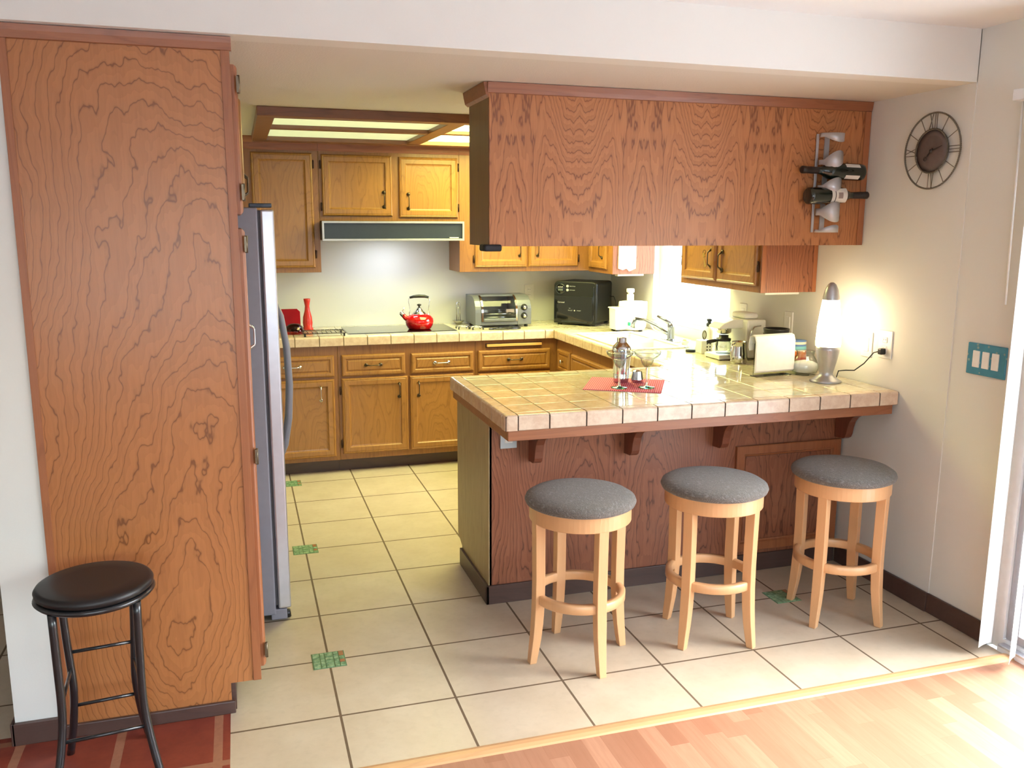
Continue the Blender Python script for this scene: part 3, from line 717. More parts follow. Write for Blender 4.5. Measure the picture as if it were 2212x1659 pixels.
r = thing('cooling_rack', 'wire cooling rack lying left of the cooktop', 'rack', (-.20, 2.22, ZC))
b = MB(); zz = .02
b.tube([(-.14, -.09, zz), (.13, -.09, zz), (.13, .10, zz), (-.14, .10, zz)], .003, 6, closed=True)
for k in range(1, 9): b.tube([(-.14+k*.03, -.09, zz+.003), (-.14+k*.03, .10, zz+.003)], .0022, 6)
for k in range(1, 3): b.tube([(-.14, -.09+k*.063, zz), (.13, -.09+k*.063, zz)], .0016, 6)
link('wire_grid', b, 'wire_dark', r)
b = MB()
for x in (-.13, .12):
    for y in (-.085, .095): b.lathe([(0, 0), (.006, 0), (.006, zz), (0, zz+.003)], (x, y, .0), 10)
pieces('rubber_foot', b, 'black_plastic', r)

r = thing('glass_platter', 'red glass square platter leaning against the back wall', 'platter', (-.405, 2.50, ZC+.003))
Rt = Matrix.Rotation(-.26, 4, 'X')
b = MB(); n = []
def rsq(h, y): return [Rt @ Vector(p) for p in ((-h+.02, y, 0), (h-.02, y, 0), (h, y, .02), (h, y, 2*h-.02), (h-.02, y, 2*h), (-h+.02, y, 2*h), (-h, y, 2*h-.02), (-h, y, .02))]
b.loops([rsq(.074, 0), rsq(.074, .006)])
link('plate', b, 'red_glass', r)
r2 = thing('glass_bowl', 'small dark red glass bowl upside down by the refrigerator', 'bowl', (-.385, 2.33, ZC))
link('bowl_body', MB().lathe([(.058, .001), (.066, .001), (.064, .024), (.052, .050), (.030, .066), (0, .070), (0, .064), (.028, .061), (.047, .046), (.058, .022), (.058, .001)], seg=32), 'red_glass', r2)
r = thing('tall_vase', 'slim flared coral-red bottle vase against the back wall', 'vase', (-.283, 2.52, ZC))
link('vase_body', MB().lathe([(0, 0), (.036, 0), (.037, .012), (.030, .020), (.033, .05), (.030, .09), (.018, .135), (.015, .165), (.021, .20), (.023, .215), (.018, .215), (.011, .165), (0, .16)], seg=28), 'red_ceramic', r)

r = thing('ladle_stand', 'small steel spoon rest stand against the wall beside the toaster oven', 'spoon rest', (.80, 2.60, ZC))
b = MB()
b.tube([(-.012, 0, .02), (-.012, .01, .14), (-.004, .012, .158), (.006, .012, .158), (.014, .01, .14), (.014, 0, .02)], .0025, 8)
b.tube([(0, 0, .02), (.003, .01, .09), (.003, .012, .15)], .002, 6)
link('stand_wire', b, 'chrome', r)
link('rest_bowl', MB().lathe([(0, .004), (.016, .0), (.020, .003), (.044, .026), (.046, .028), (.042, .028), (.018, .008), (0, .008)], seg=24), 'chrome', r)

for k, (x, y, lab) in enumerate(((.757, 2.30, 'wire trivet with black feet touching the right edge of the cooktop'), (.845, 2.252, 'wire trivet with black feet nearest the toaster oven'))):
    r = thing('wire_trivet', lab, 'trivet', (x, y, ZC), .3, 'wire trivets right of the cooktop')
    b = MB()
    for q in range(3):
        a = q*2*PI/3; b.tube([(.022*math.cos(a)+.02*math.cos(t), .022*math.sin(a)+.02*math.sin(t), .018) for t in [2*PI*i/14 for i in range(14)]], .0016, 6, closed=True)
    b.tube([(.045*math.cos(t), .045*math.sin(t), .018) for t in [2*PI*i/20 for i in range(20)]], .0018, 6, closed=True)
    link('wire_loops', b, 'chrome', r)
    b = MB()
    for q in range(4):
        a = q*PI/2+.5; b.tube([(.045*math.cos(a), .045*math.sin(a), .020), (.052*math.cos(a), .052*math.sin(a), .013), (.053*math.cos(a), .053*math.sin(a), 0.001)], [.003, .005, .005], 8)
    pieces('rubber_foot', b, 'black_plastic', r)
r = thing('iron_trivet', 'flat black iron trivet lying in front of the toaster oven', 'trivet', (1.05, 2.20, ZC), .1)
b = MB()
b.tube([(.10*math.cos(t), .035*math.sin(t), .007) for t in [2*PI*i/28 for i in range(28)]], .005, 6, closed=True)
b.tube([(-.10, 0, .007), (-.125, .006, .008), (-.135, -.004, .008)], [.006, .007, .004], 8)
for q in range(5): b.tube([(-.07+.035*q, -.028, .007), (-.05+.035*q, .028, .007)], .005, 6)
b.box(.04, .085, -.015, .02, .006, .014, .003)
link('trivet_grid', b, 'black_metal', r)

# toaster oven
r = thing('toaster_oven', 'rounded dark silver toaster oven with glass roll-top door and two knobs', 'toaster oven', (1.06, 2.43, ZC))
X0_, X1_ = .852, 1.268; yf, yb_ = 2.315, 2.585; zb, zt = ZC+.018, 1.142
def prof_t(off=0.):
    R = .115-off*0
    pts = [(yf+off, zb+off), (yf+off, zb+.085)]
    for k in range(1, 9):
        a = PI-PI/2*k/8; pts.append((yf+.115+(.115-off)*math.cos(a), zt-.115+.0+(.115-off)*math.sin(a)))
    pts[1] = (yf+off, zt-.115)
    return pts
pf = prof_t(); shell = pf+[(yb_, zt), (yb_, zb)]
wp('left_cheek', MB().prism(shell, 'x', X0_, X0_+.045), 'toaster_grey', r, bevel=.004)
ck = wp('control_panel', MB().prism(shell, 'x', 1.165, X1_), 'toaster_grey', r, bevel=.004)
b = MB().box(X0_+.045, 1.165, yf+.02, yb_, zb, zb+.022).box(X0_+.045, 1.165, yb_-.01, yb_, zb+.022, zt-.012)
b.box(X0_+.045, 1.165, yf+.112, yb_, zt-.012, zt-.0005)
wp('oven_shell', b, 'toaster_grey', r)
wp('bottom_lip', MB().box(X0_+.045, 1.165, yf+.003, yf+.02, zb, zb+.024, .003), 'toaster_grey', r)
def strip(x0, x1, o0, o1, i0, i1):
    a, c = prof_t(o0)[i0:i1], prof_t(o1)[i0:i1]
    return MB().prism(a+c[::-1], 'x', x0, x1)
g_ = lambda: None
a = [(p[0], p[1]) for p in prof_t(.004)]; a[0] = (a[0][0], zb+.03); c_ = [(p[0]+.004, p[1]-.002) for p in a]
dr = wp('glass_door', MB().prism(a[:9]+c_[:9][::-1], 'x', .912, 1.152), 'thin_glass', r)
a2 = [(p[0], p[1]) for p in prof_t(-.003)]; a2[0] = (a2[0][0], zb+.026); c2 = [(p[0]+.008, p[1]-.003) for p in a2]
b = MB().prism(a2[:9]+c2[:9][::-1], 'x', .899, .912).prism(a2[:9]+c2[:9][::-1], 'x', 1.152, 1.164)
pieces('chrome_arch', b, 'chrome', dr, off=r.location)
wp('door_handle', MB().box(.912, 1.152, yf-.014, yf+.004, zb+.026, zb+.048, .006), 'toaster_grey', r, dr)
b = MB()
for k in range(12): b.tube([(.915+k*.0215, yf+.03, zb+.075), (.915+k*.0215, yb_-.02, zb+.075)], .0014, 6)
b.tube([(.90, yf+.03, zb+.075), (1.16, yf+.03, zb+.075)], .0025, 6).tube([(.90, yb_-.02, zb+.075), (1.16, yb_-.02, zb+.075)], .0025, 6)
b.tube([(.90, yf+.05, zb+.05), (1.16, yf+.05, zb+.05)], .003, 6)
wp('wire_rack', b, 'chrome', r)
RX = Matrix.Rotation(PI/2, 4, 'X')
for z in (zb+.122, zb+.062):
    k_ = wp('knob', MB().lathe([(.023, -.001), (.023, .004), (.020, .006), (.018, .018), (.015, .020), (0, .020)], (1.213, yf+.001, z), 24, RX), 'black_plastic', r)
    wp('knob_cap', MB().lathe([(.012, .020), (.012, .024), (0, .0255)], (1.213, yf+.001, z), 20, RX).box(1.211, 1.215, yf-.028, yf-.02, z-.012, z+.012, .001), 'chrome', r, k_)
b = MB()
for x in (.885, 1.235):
    for y in (2.34, 2.56): b.lathe([(0, 0), (.012, 0), (.012, .02), (0, .02)], (x, y, ZC), 12)
pieces('rubber_foot', b, 'black_plastic', r, off=r.location)

# microwave, turned 45 degrees into the corner; local: x = width, -y = front
def text(name, s, size, mat, parent, loc, rot=(PI/2, 0, 0), ext=.0006, align='CENTER'):
    cu = bpy.data.curves.new(name, 'FONT'); cu.body = s; cu.size = size; cu.extrude = ext; cu.align_x = align; cu.align_y = 'CENTER'
    tmp = bpy.data.objects.new(name, cu); me = bpy.data.meshes.new_from_object(tmp); bpy.data.objects.remove(tmp)
    me.materials.clear(); me.materials.append(M[mat]); o = bpy.data.objects.new(name, me); COL.objects.link(o)
    o.location = loc; o.rotation_euler = rot
    if parent: o.parent = parent
    return o
r = thing('microwave_oven', 'black compact microwave oven turned diagonally in the worktop corner', 'microwave', (1.59, 2.294, ZC), math.radians(-46))
hw, dp, hh = .166, .31, .315
link('housing', MB().box(-hw, hw, .012, dp, .016, hh, .022, seg=4), 'black_plastic', r)
pl = link('front_panel', MB().prism([(-hw, .012), (hw, .012)] + [(hw-.03+.03*math.cos(a), hh-.03+.03*math.sin(a)) for a in [PI/2*k/6 for k in range(7)]] + [(-hw+.03+.03*math.cos(a), hh-.03+.03*math.sin(a)) for a in [PI/2+PI/2*k/6 for k in range(7)]], 'y', 0, .014), 'black_plastic', r, bevel=.004)
dr = link('door', MB().prism([(-hw+.004, .022), (hw-.022, .022), (hw-.022, .212), (-hw+.004, .212)], 'y', -.007, .0), 'black_gloss', r, bevel=.002)
link('door_edge', MB().box(hw-.021, hw-.012, -.008, .001, .03, .285, .003), 'black_gloss', r)
link('door_pull', MB().box(-.10, .10, -.011, -.006, .024, .029, .001), 'hood_panel', dr)
dial = link('display_bezel', MB().lathe([(.036, 0), (.036, .004), (.033, .006), (0, .006)], (-.112, 0, .262), 32, RX), 'black_gloss', r)
link('display_ring', MB().lathe([(.0365, 0), (.0395, .004), (.0375, .006), (.0355, .004)], (-.112, 0, .262), 32, RX), 'hood_panel', dial)
link('lcd_window', MB().box(-.131, -.093, -.0085, -.006, .248, .262, .001), 'lcd', dial)
text('lettering', 'SHARP', .0135, 'grey_text', dial, (-.112, -.0065, .274))
for z, s in ((.282, 'MINUTE PLUS'), (.254, 'STOP CLEAR')):
    bt = link('button', MB().lathe([(.0095, 0), (.0095, .005), (.006, .007), (0, .007)], (-.058, 0, z), 18, RX), 'grey_text', r)
    text('lettering', s, .0075, 'grey_text', r, (-.042, -.0008, z), align='LEFT')
text('lettering', 'Carousel', .015, 'grey_text', dr, (-.105, -.0075, .165))
text('lettering', 'THE', .007, 'grey_text', dr, (-.036, -.0075, .123))
text('lettering', 'H A L F', .0105, 'grey_text', dr, (-.031, -.0075, .108))
text('lettering', 'P I N T', .0105, 'grey_text', dr, (.038, -.0075, .108))
link('door_dot', MB().lathe([(.005, 0), (.005, .001), (0, .001)], (.003, -.007, .108), 16, RX), 'grey_text', dr)
b = MB()
for x in (-.13, .13):
    for y in (.03, .28): b.box(x-.012, x+.012, y-.012, y+.012, 0, .017)
pieces('rubber_foot', b, 'black_plastic', r)
link('cord', MB().tube([(hw+.0, .27, .20), (hw+.03, .262, .20), (hw+.05, .25, .17), (hw+.053, .255, .12), (hw+.03, .27, .085), (hw+.002, .275, .09)], .003, 8), 'cord_black', r)

# juicer
r = thing('juice_extractor', 'white juice extractor with pulp bin and upright feed tube beside the microwave', 'juicer', (1.845, 1.90, ZC))
jy = 1.90
wp('motor_body', MB().lathe([(0, .012), (.085, .012), (.094, .03), (.096, .16), (.092, .185), (.085, .19), (0, .19)], (1.865, jy, ZC), 36), 'porcelain', r)
lid = wp('lid', MB().lathe([(.095, .165), (.098, .17), (.096, .192), (.08, .202), (.02, .205), (0, .205)], (1.865, jy, ZC), 36), 'white_plastic', r)
wp('pulp_bin', MB().prism([(1.718, .013), (1.790, .013), (1.795, .165), (1.705, .165), (1.700, .158), (1.712, .155)], 'y', jy-.055, jy+.055), 'porcelain', r, bevel=.005)
for o in r.children:
    if o.name.startswith('pulp_bin'):
        for v in o.data.vertices: v.co.z += ZC
wp('feed_tube', MB().lathe([(0, .20), (.024, .20), (.024, .25), (.020, .252), (0, .252)], (1.845, jy, ZC), 24), 'porcelain', r, lid)
wp('pusher', MB().lathe([(0, .25), (.017, .25), (.018, .262), (.027, .266), (.027, .285), (.024, .290), (0, .291)], (1.845, jy, ZC), 24), 'white_plastic', r, lid)
wp('clamp', MB().box(1.765, 1.783, jy-.012, jy+.012, ZC+.10, ZC+.205, .005).box(1.955, 1.972, jy-.012, jy+.012, ZC+.10, ZC+.20, .005), 'white_plastic', r)
wp('switch', MB().box(1.795, 1.807, jy-.099, jy-.075, ZC+.045, ZC+.068, .002), 'green_mark', r)
b = MB()
for x, y in ((1.74, jy-.04), (1.90, jy-.06), (1.90, jy+.06), (1.74, jy+.04)): b.lathe([(0, 0), (.014, 0), (.012, .015), (0, .015)], (x, y, ZC), 12)
pieces('rubber_foot', b, 'black_plastic', r, off=r.location)
wp('cord', MB().tube([(1.962, jy-.01, ZC+.06), (1.985, jy-.03, ZC+.05), (1.998, jy-.06, ZC+.012), (2.0, jy-.10, ZC+.004), (1.99, jy-.16, ZC+.004), (2.02, jy-.22, ZC+.004)], .0035, 8), 'white_plastic', r)

# things under / on the window-side cabinets
o = thing('note_pad', 'white paper pad hanging on the cabinet side left of the window', 'paper', (1.835, 1.95, 1.45))
wp('pad', MB().prism([(1.770, 1.345), (1.800, 1.335), (1.830, 1.345), (1.850, 1.325), (1.898, 1.345), (1.898, 1.60), (1.770, 1.60)], 'y', 1.938, 1.9499), 'napkin', o)
o = tag(link('under_cabinet_light', MB().box(1.80, 2.0, 2.02, 2.07, 1.288, 1.3049, .003), 'white_plastic'), 'slim white light bar under the cabinet left of the window', 'light bar')
o = tag(link('under_cabinet_light', MB().box(1.80, 2.0, .22, .27, 1.296, 1.3119, .003), 'white_plastic'), 'slim white light bar under the cabinet above the coffee things', 'light bar')
r = thing('key_bunch', 'brass keys hanging on the handle of the cabinet right of the window', 'keys', (1.69, .615, 1.50))
wp('key_ring', MB().tube([(1.669+.009*math.cos(t), .610, 1.498+.011*math.sin(t)) for t in [2*PI*i/18 for i in range(18)]], .0014, 6, closed=True), 'bronze', r)
for k, a in enumerate((-.12, -.30)):
    Rm = Matrix.Translation((1.664-.004*k, .604, 1.494)) @ Matrix.Rotation(a*1.4, 4, 'X') @ Matrix.Scale(1.35, 4)
    wp('key', MB().box(-.001, .001, -.004, .004, -.058, -.016, mat=Rm).box(-.001, .001, -.009, .009, -.018, 0, .0008, mat=Rm), 'brass' if 'brass' in M else 'bronze', r)

# sink and faucet
r = thing('kitchen_sink', 'white double-bowl sink set in the worktop below the window', 'sink', ((SX0+SX1)/2, (SY0+SY1)/2, .75))
def bowl(b, x0, x1, y0, y1, zb, zt, t_=.006):
    q = lambda i, z: [(x0+i, y0+i, z), (x1-i, y0+i, z), (x1-i, y1-i, z), (x0+i, y1-i, z)]
    b.loops([q(0, zt), q(0, zb), ], capfirst=False); b.loops([q(t_, zb+t_), q(t_, zt-.006), q(0, zt)][::-1], capfirst=False)
for (ya, yb2) in ((SY0+.004, 1.425), (1.435, SY1-.004)):
    b = MB(); bowl(b, SX0+.004, SX1-.004, ya, yb2, .75, ZC-.002); wp('basin', b, 'stainless_sink', r)
b = MB()
o_, i_ = (SX0-.018, SX1+.018, SY0-.018, SY1+.018), (SX0+.006, SX1-.006, SY0+.006, SY1-.006)
b.box(o_[0], i_[0], o_[2], o_[3], ZC+.0005, ZC+.010, .003).box(i_[1], o_[1], o_[2], o_[3], ZC+.0005, ZC+.010, .003).box(i_[0], i_[1], o_[2], i_[2], ZC+.0005, ZC+.010, .003).box(i_[0], i_[1], i_[3], o_[3], ZC+.0005, ZC+.010, .003).box(i_[0], i_[1], 1.418, 1.442, ZC-.02, ZC+.008, .003)
wp('rim', b, 'porcelain', r)
r = thing('kitchen_faucet', 'chrome single-lever faucet with pull-out head beside the window', 'faucet', (1.86, 1.32, ZC))
fx, fy = 1.86, 1.32
wp('deck_plate', MB().box(fx-.028, fx+.028, fy-.085, fy+.085, ZC, ZC+.008, .003), 'faucet_metal', r)
wp('column', MB().lathe([(0, .006), (.026, .006), (.023, .02), (.021, .085), (.023, .10), (.016, .115), (0, .118)], (fx, fy, ZC), 24), 'faucet_metal', r)
wp('lever', MB().tube([(fx, fy, ZC+.11), (fx-.03, fy+.05, ZC+.135), (fx-.05, fy+.09, ZC+.150)], [.016, .012, .007], 12, up=(0, 0, 1)), 'faucet_metal', r)
wp('spout', MB().tube([(fx-.008, fy+.015, ZC+.045), (fx-.04, fy+.11, ZC+.085), (fx-.075, fy+.22, ZC+.112), (fx-.10, fy+.30, ZC+.115)], [.014, .012, .011, .010], 12), 'faucet_metal', r)
wp('spray_head', MB().tube([(fx-.10, fy+.298, ZC+.118), (fx-.106, fy+.312, ZC+.09), (fx-.112, fy+.32, ZC+.055)], [.012, .014, .018], 14), 'faucet_metal', r)

r = thing('tealight_holder', 'low glass candle dish with black base beside the sink', 'candle holder', (1.752, .865, ZC))
link('black_base', MB().lathe([(0, 0), (.028, 0), (.029, .012), (0, .012)], seg=24), 'black_plastic', r)
link('glass_cup', MB().lathe([(0, .0125), (.030, .0125), (.036, .018), (.037, .034), (.034, .034), (.032, .02), (0, .017)], seg=24), 'thin_glass', r)
r = thing('small_dish', 'tiny white dish holding something yellow beside the faucet', 'dish', (1.775, 1.075-.0, ZC+.0))
r.location = (1.845, 1.10, ZC)
link('dish_body', MB().lathe([(0, 0), (.018, 0), (.028, .024), (.031, .034), (.028, .034), (.018, .008), (0, .006)], seg=24), 'porcelain', r)
link('scrubber', MB().lathe([(0, .010), (.020, .012), (.023, .026), (.015, .038), (0, .042)], seg=20), 'egg_yellow', r)
r = thing('soap_bottle', 'white bottle with grey pump-style cap against the wall below the window', 'bottle', (1.962, 1.03, ZC))
link('bottle_body', MB().lathe([(0, 0), (.028, 0), (.030, .01), (.030, .10), (.018, .122), (.014, .124), (0, .124)], seg=24), 'porcelain', r)
link('cap', MB().lathe([(.017, .122), (.018, .140), (.011, .146), (.011, .152), (.016, .156), (.016, .168), (0, .170)], seg=20), 'hood_panel', r)
r = thing('utensil_caddy', 'small white slotted caddy left of the coffee machine', 'caddy', (1.80, .80, ZC))
b = MB().box(-.035, .035, -.035, .035, 0, .075, .004)
link('caddy_body', b, 'white_plastic', r)
b = MB()
for i in range(2):
    for j in range(3): b.box(-.003+.018*i, .005+.018*i, -.0362, -.0348, .018+.018*j, .026+.018*j)
link('slots', b, 'dark_ink', r)
r = thing('balloon_whisk', 'steel whisk head standing out of the slotted white caddy', 'whisk', (1.80, .80, ZC+.076))
b = MB()
for k in range(5):
    a = PI*k/5; b.tube([(.012*math.cos(a)*math.sin(t), .012*math.sin(a)*math.sin(t), .028-.026*math.cos(t)) for t in [2*PI*i/18 for i in range(18)]], .0012, 6, closed=True)
link('wire_loops', b, 'wire_dark', r)

# espresso machine
r = thing('espresso_machine', 'white espresso machine with glass carafe and steam wand against the right wall', 'coffee machine', (1.88, .60, ZC))
b = MB().box(1.885, 2.005, .50, .70, ZC+.006, 1.138, .012)
wp('water_tower', b, 'white_plastic', r)
wp('brew_head', MB().prism([(1.745, 1.088), (1.900, 1.088), (1.900, 1.138), (1.83, 1.136), (1.775, 1.118), (1.745, 1.098)], 'y', .545, .665), 'white_plastic', r, bevel=.008)
wp('tank_lid', MB().box(1.885, 1.975, .53, .67, 1.139, 1.172, .016, seg=4), 'white_plastic', r)
wp('group_head', MB().lathe([(.040, .17), (.040, .146), (.034, .139), (.014, .134), (0, .134)], (1.805, .60, ZC), 28), 'chrome', r)
wp('base_tray', MB().box(1.735, 1.885, .52, .68, ZC+.003, ZC+.028, .006), 'white_plastic', r)
wp('steam_wand', MB().tube([(1.965, .492, 1.105), (1.94, .485, 1.105), (1.915, .478, 1.100), (1.895, .470, 1.075), (1.885, .465, 1.04)], .0035, 8), 'chrome', r)
b = MB()
for x, y in ((1.75, .535), (1.75, .665), (1.99, .515), (1.99, .685)): b.lathe([(0, 0), (.010, 0), (.010, .008), (0, .008)], (x, y, ZC), 10)
pieces('rubber_foot', b, 'black_plastic', r, off=r.location)
r = thing('glass_carafe', 'small glass coffee carafe with black lid and handle on the white machine tray', 'carafe', (1.805, .60, ZC+.0285))
link('carafe_glass', MB().lathe([(0, 0), (.040, 0), (.045, .012), (.045, .05), (.036, .070), (.033, .070), (.042, .048), (.042, .012), (0, .003)], seg=28), 'goblet_glass', r)
link('lid', MB().lathe([(.039, .068), (.040, .082), (.026, .086), (.026, .100), (0, .102)], seg=24), 'black_plastic', r)
link('handle', MB().tube([(-.040, -.01, .074), (-.07, -.025, .074), (-.125, -.050, .072)], [.006, .010, .010], 10).tube([(-.042, -.012, .074), (-.05, -.015, .04), (-.044, -.01, .02)], [.004, .004, .003], 8), 'black_plastic', r)
r = thing('milk_pitcher', 'polished steel frothing pitcher standing before the white coffee machine', 'pitcher', (1.800, .432, ZC))
link('pitcher_body', MB().lathe([(0, 0), (.044, 0), (.046, .006), (.044, .05), (.038, .085), (.039, .112), (.041, .114), (.037, .112), (.036, .085), (.041, .05), (.042, .01), (0, .006)], seg=32), 'chrome', r)
link('handle', MB().tube([(-.036, -.012, .105), (-.058, -.020, .10), (-.064, -.022, .07), (-.058, -.02, .035), (-.043, -.014, .022)], .004, 8), 'chrome', r)

r = thing('napkin_holder', 'clear acrylic holder standing on the worktop behind the lava lamp side', 'holder', (1.735, .035, ZC), math.radians(6))
r['label'] = 'clear napkin stand carrying a folded white stack on the bar worktop'
link('stand_base', MB().box(-.105, .105, -.028, .028, 0, .004, .001), 'clear_acrylic', r)
link('stand_upright', MB().box(-.10, .10, .008, .011, .004, .16, .001), 'clear_acrylic', r)
r = thing('napkin_stack', 'white folded paper napkins draped over the clear stand', 'napkins', (1.735, .035, ZC+.022), math.radians(6))
b = MB()
for k in range(6):
    e = .0012*k; s_ = random.uniform(-.004, .004)
    pts = [(-.020-e*1.4, .0+.0015*k), (-.021-e*1.2, .10), (-.021-e, .150), (-.014-e*.5, .170+e), (.004, .176+e), (.020+e*.5, .168+e), (.026+e, .14), (.026+e, .105+.003*k)]
    inn = [(p[0]*(.94), p[1]-.0009) for p in pts[::-1]]
    b.prism(pts+inn, 'x', -.115+s_, .115+s_)
link('napkin_fold', b, 'napkin', r)
r = thing('coffee_can', 'black canister rim showing above the white napkins by the right wall', 'canister', (1.905, .26, ZC))
link('can_body', MB().lathe([(0, 0), (.050, 0), (.054, .10), (.061, .165), (.065, .195), (.066, .20), (.060, .20), (.050, .10), (0, .05)], seg=30), 'black_plastic', r)
link('paper_band', MB().lathe([(.0615, .150), (.0652, .175), (.0640, .175), (.0605, .150)], seg=30), 'dark_ink', r)
r = thing('striped_canister', 'ceramic canister with blue, orange and red stripes behind the glass sugar jar', 'canister', (1.955, .155, ZC))
seg_ = [('stripe_navy', 0, .040), ('stripe_green', .040, .055), ('stripe_red', .055, .068), ('stripe_orange', .068, .100), ('stripe_cream', .100, .106), ('stripe_teal', .106, .124), ('stripe_blue', .124, .134), ('stripe_cream', .134, .146), ('stripe_blue', .146, .152)]
def rc(z): return .047 + .004*math.sin(z/.152*PI) if z < .12 else .049
for m_, za, zb_ in seg_:
    n_ = 4; pf_ = [(rc(za+(zb_-za)*k/n_), za+(zb_-za)*k/n_) for k in range(n_+1)]
    if za == 0: pf_ = [(0, 0)]+pf_
    if zb_ > .151: pf_ = pf_+[(0, .155)]
    link('stripe_band', MB().lathe(pf_, seg=30), m_, r)
r = thing('sugar_jar', 'round glass jar half full of white sugar, left of the lava lamp base', 'jar', (1.915, .02, ZC))
link('jar_glass', MB().lathe([(0, 0), (.050, 0), (.060, .012), (.066, .035), (.063, .06), (.048, .088), (.042, .096), (.043, .115), (.046, .118), (.043, .119), (.039, .096), (.045, .086), (.060, .058), (.063, .035), (.057, .014), (0, .005)], seg=36), 'goblet_glass', r)
link('sugar', MB().lathe([(0, .0062), (.055, .0150), (.0615, .035), (.0590, .055), (.040, .064), (.015, .070), (0, .071)], seg=36), 'sugar', r)

# lava lamp
LX, LY = 1.885, -.185
r = thing('lava_lamp', 'lit silver lava lamp with glowing white globe by the right wall', 'lamp', (LX, LY, ZC))
link('lamp_base', MB().lathe([(0, 0), (.070, 0), (.072, .004), (.060, .012), (.036, .030), (.030, .038), (.032, .05), (.044, .10), (.054, .150), (.056, .168), (0, .168)], seg=40), 'brushed', r)
link('glowing_globe', MB().lathe([(0, .169), (.0555, .169), (.057, .19), (.053, .26), (.045, .33), (.0375, .385), (0, .385)], seg=40), 'lamp_globe', r)
link('lamp_cap', MB().lathe([(.0385, .384), (.038, .395), (.030, .43), (.018, .455), (.008, .463), (0, .464)], seg=40), 'brushed', r)
cd = wp('cord', MB().tube([(LX+.035, LY+.03, ZC+.004), (LX+.055, LY+.0, ZC+.006), (LX+.06, LY-.01, ZC+.05), (LX+.085, LY-.03, ZC+.055), (LX+.10, LY-.07, ZC+.06), (LX+.11, LY-.12, ZC+.10), (LX+.125, LY-.16, ZC+.155), (LX+.14, LY-.185, ZC+.165)], .0028, 8), 'cord_black', r)
wp('plug', MB().box(W-.034, W-.0072, -.388, -.362, ZC+.150, ZC+.178, .005), 'black_plastic', r, cd)

# outlets and switches
def outlet(name, label, cat, loc, axis, gfci=False, rocker=False, w=.072, h=.116):
    o = thing(name, label, cat, loc, 0 if axis == 'y' else -PI/2)
    # local: plate in xz plane, front towards -y
    link('cover_plate', MB().box(-w/2, w/2, -.006, 0, -h/2, h/2, .002), 'white_plastic', o)
    if rocker: link('rocker', MB().box(-.016, .016, -.009, -.005, -.032, .032, .002), 'vinyl_white', o)
    else:
        b = MB()
        for s_ in (-1, 1): b.box(-.014, .014, -.008, -.005, s_*.02-.013, s_*.02+.013, .003)
        link('receptacle', b, 'vinyl_white', o); b = MB()
        for s_ in (-1, 1): b.box(-.007, -.005, -.0083, -.0078, s_*.02-.002, s_*.02+.006).box(.005, .007, -.0083, -.0078, s_*.02-.002, s_*.02+.006)
        link('slots', b, 'dark_ink', o)
    return o
outlet('power_outlet', 'white outlet on the back wall between toaster oven and microwave', 'outlet', (1.375, B, 1.135), 'y')
outlet('power_outlet', 'white outlet with the black lamp plug in it on the right wall', 'outlet', (W, -.375, 1.115), 'x', w=.085, h=.125)
outlet('wall_switch', 'white switch plate on the right wall just behind the lava lamp globe', 'switch', (W, -.255, 1.10), 'x', rocker=True)
outlet('wall_switch', 'white switch plate on the right wall above the black canister', 'switch', (W, .36, 1.135), 'x', rocker=True)
outlet('wall_switch', 'white switch plate edge beside the window above the coffee machine', 'switch', (W, .80, 1.14), 'x', rocker=True)
r = thing('switch_plate', 'teal painted three-gang switch plate with shell specks beside the blinds', 'switch', (W+.003, -.935, 1.125), -PI/2)
link('cover_plate', MB().box(-.093, .093, -.008, 0, -.062, .062, .003), 'teal_plate', r)
for x in (-.046, 0, .046): link('rocker', MB().box(x-.0165, x+.0165, -.012, -.007, -.033, .033, .002), 'vinyl_white', r)

# wall clock (local: face in xz plane, towards -y)
r = thing('wall_clock', 'round open metal wall clock with roman numeral spokes and twisted rim', 'clock', (W-.004, -.563, 1.945), -PI/2)
def rope(b, R, r_, turns, y):
    n = turns*6
    for ph in (0, PI):
        b.tube([((R+r_*math.cos(ph+turns*2*PI*k/n))*math.cos(2*PI*k/n), y+r_*math.sin(ph+turns*2*PI*k/n), (R+r_*math.cos(ph+turns*2*PI*k/n))*math.sin(2*PI*k/n)) for k in range(n)], r_*1.05, 5, closed=True)
b = MB(); rope(b, .152, .0022, 60, -.008); link('rope_rim', b, 'clock_metal', r)
b = MB(); rope(b, .088, .0022, 36, -.010); link('inner_rim', b, 'clock_metal', r)
link('dial', MB().lathe([(0, .002), (.087, .002), (.087, .006), (.06, .010), (0, .012)], (0, 0, 0), 48, RX), 'clock_face', r)
b = MB()
def wire(a, t0, t1, o0=0., o1=0.):
    f = lambda rr, off: (rr*math.sin(a)+off*math.cos(a), -.006, rr*math.cos(a)-off*math.sin(a))
    b.tube([f(.089, t0), f(.151, t1)], .0016, 6)
for h_ in range(12):
    a = h_*PI/6
    if h_ == 0: wire(a, -.026, -.008); wire(a, -.008, -.026); wire(a, .004, .004); wire(a, .014, .014)
    elif h_ == 3: [wire(a, t, t) for t in (-.012, 0, .012)]
    elif h_ == 6: wire(a, -.016, -.010); wire(a, -.004, -.010); wire(a, .010, .010)
    elif h_ == 9: wire(a, -.014, -.014); wire(a, -.004, .016); wire(a, .016, -.004)
    else: wire(a, 0, 0)
link('numeral_wires', b, 'clock_metal', r)
def hand(a, L, tail, w):
    u = Vector((math.sin(a), 0, math.cos(a)));
    return MB().tube([u*-tail+Vector((0, -.014, 0)), u*L*.5+Vector((0, -.014, 0)), u*L+Vector((0, -.014, 0))], [w, w*.8, w*.3], 6)
link('minute_hand', hand(math.radians(74), .062, .0, .0022), 'black_hand', r)
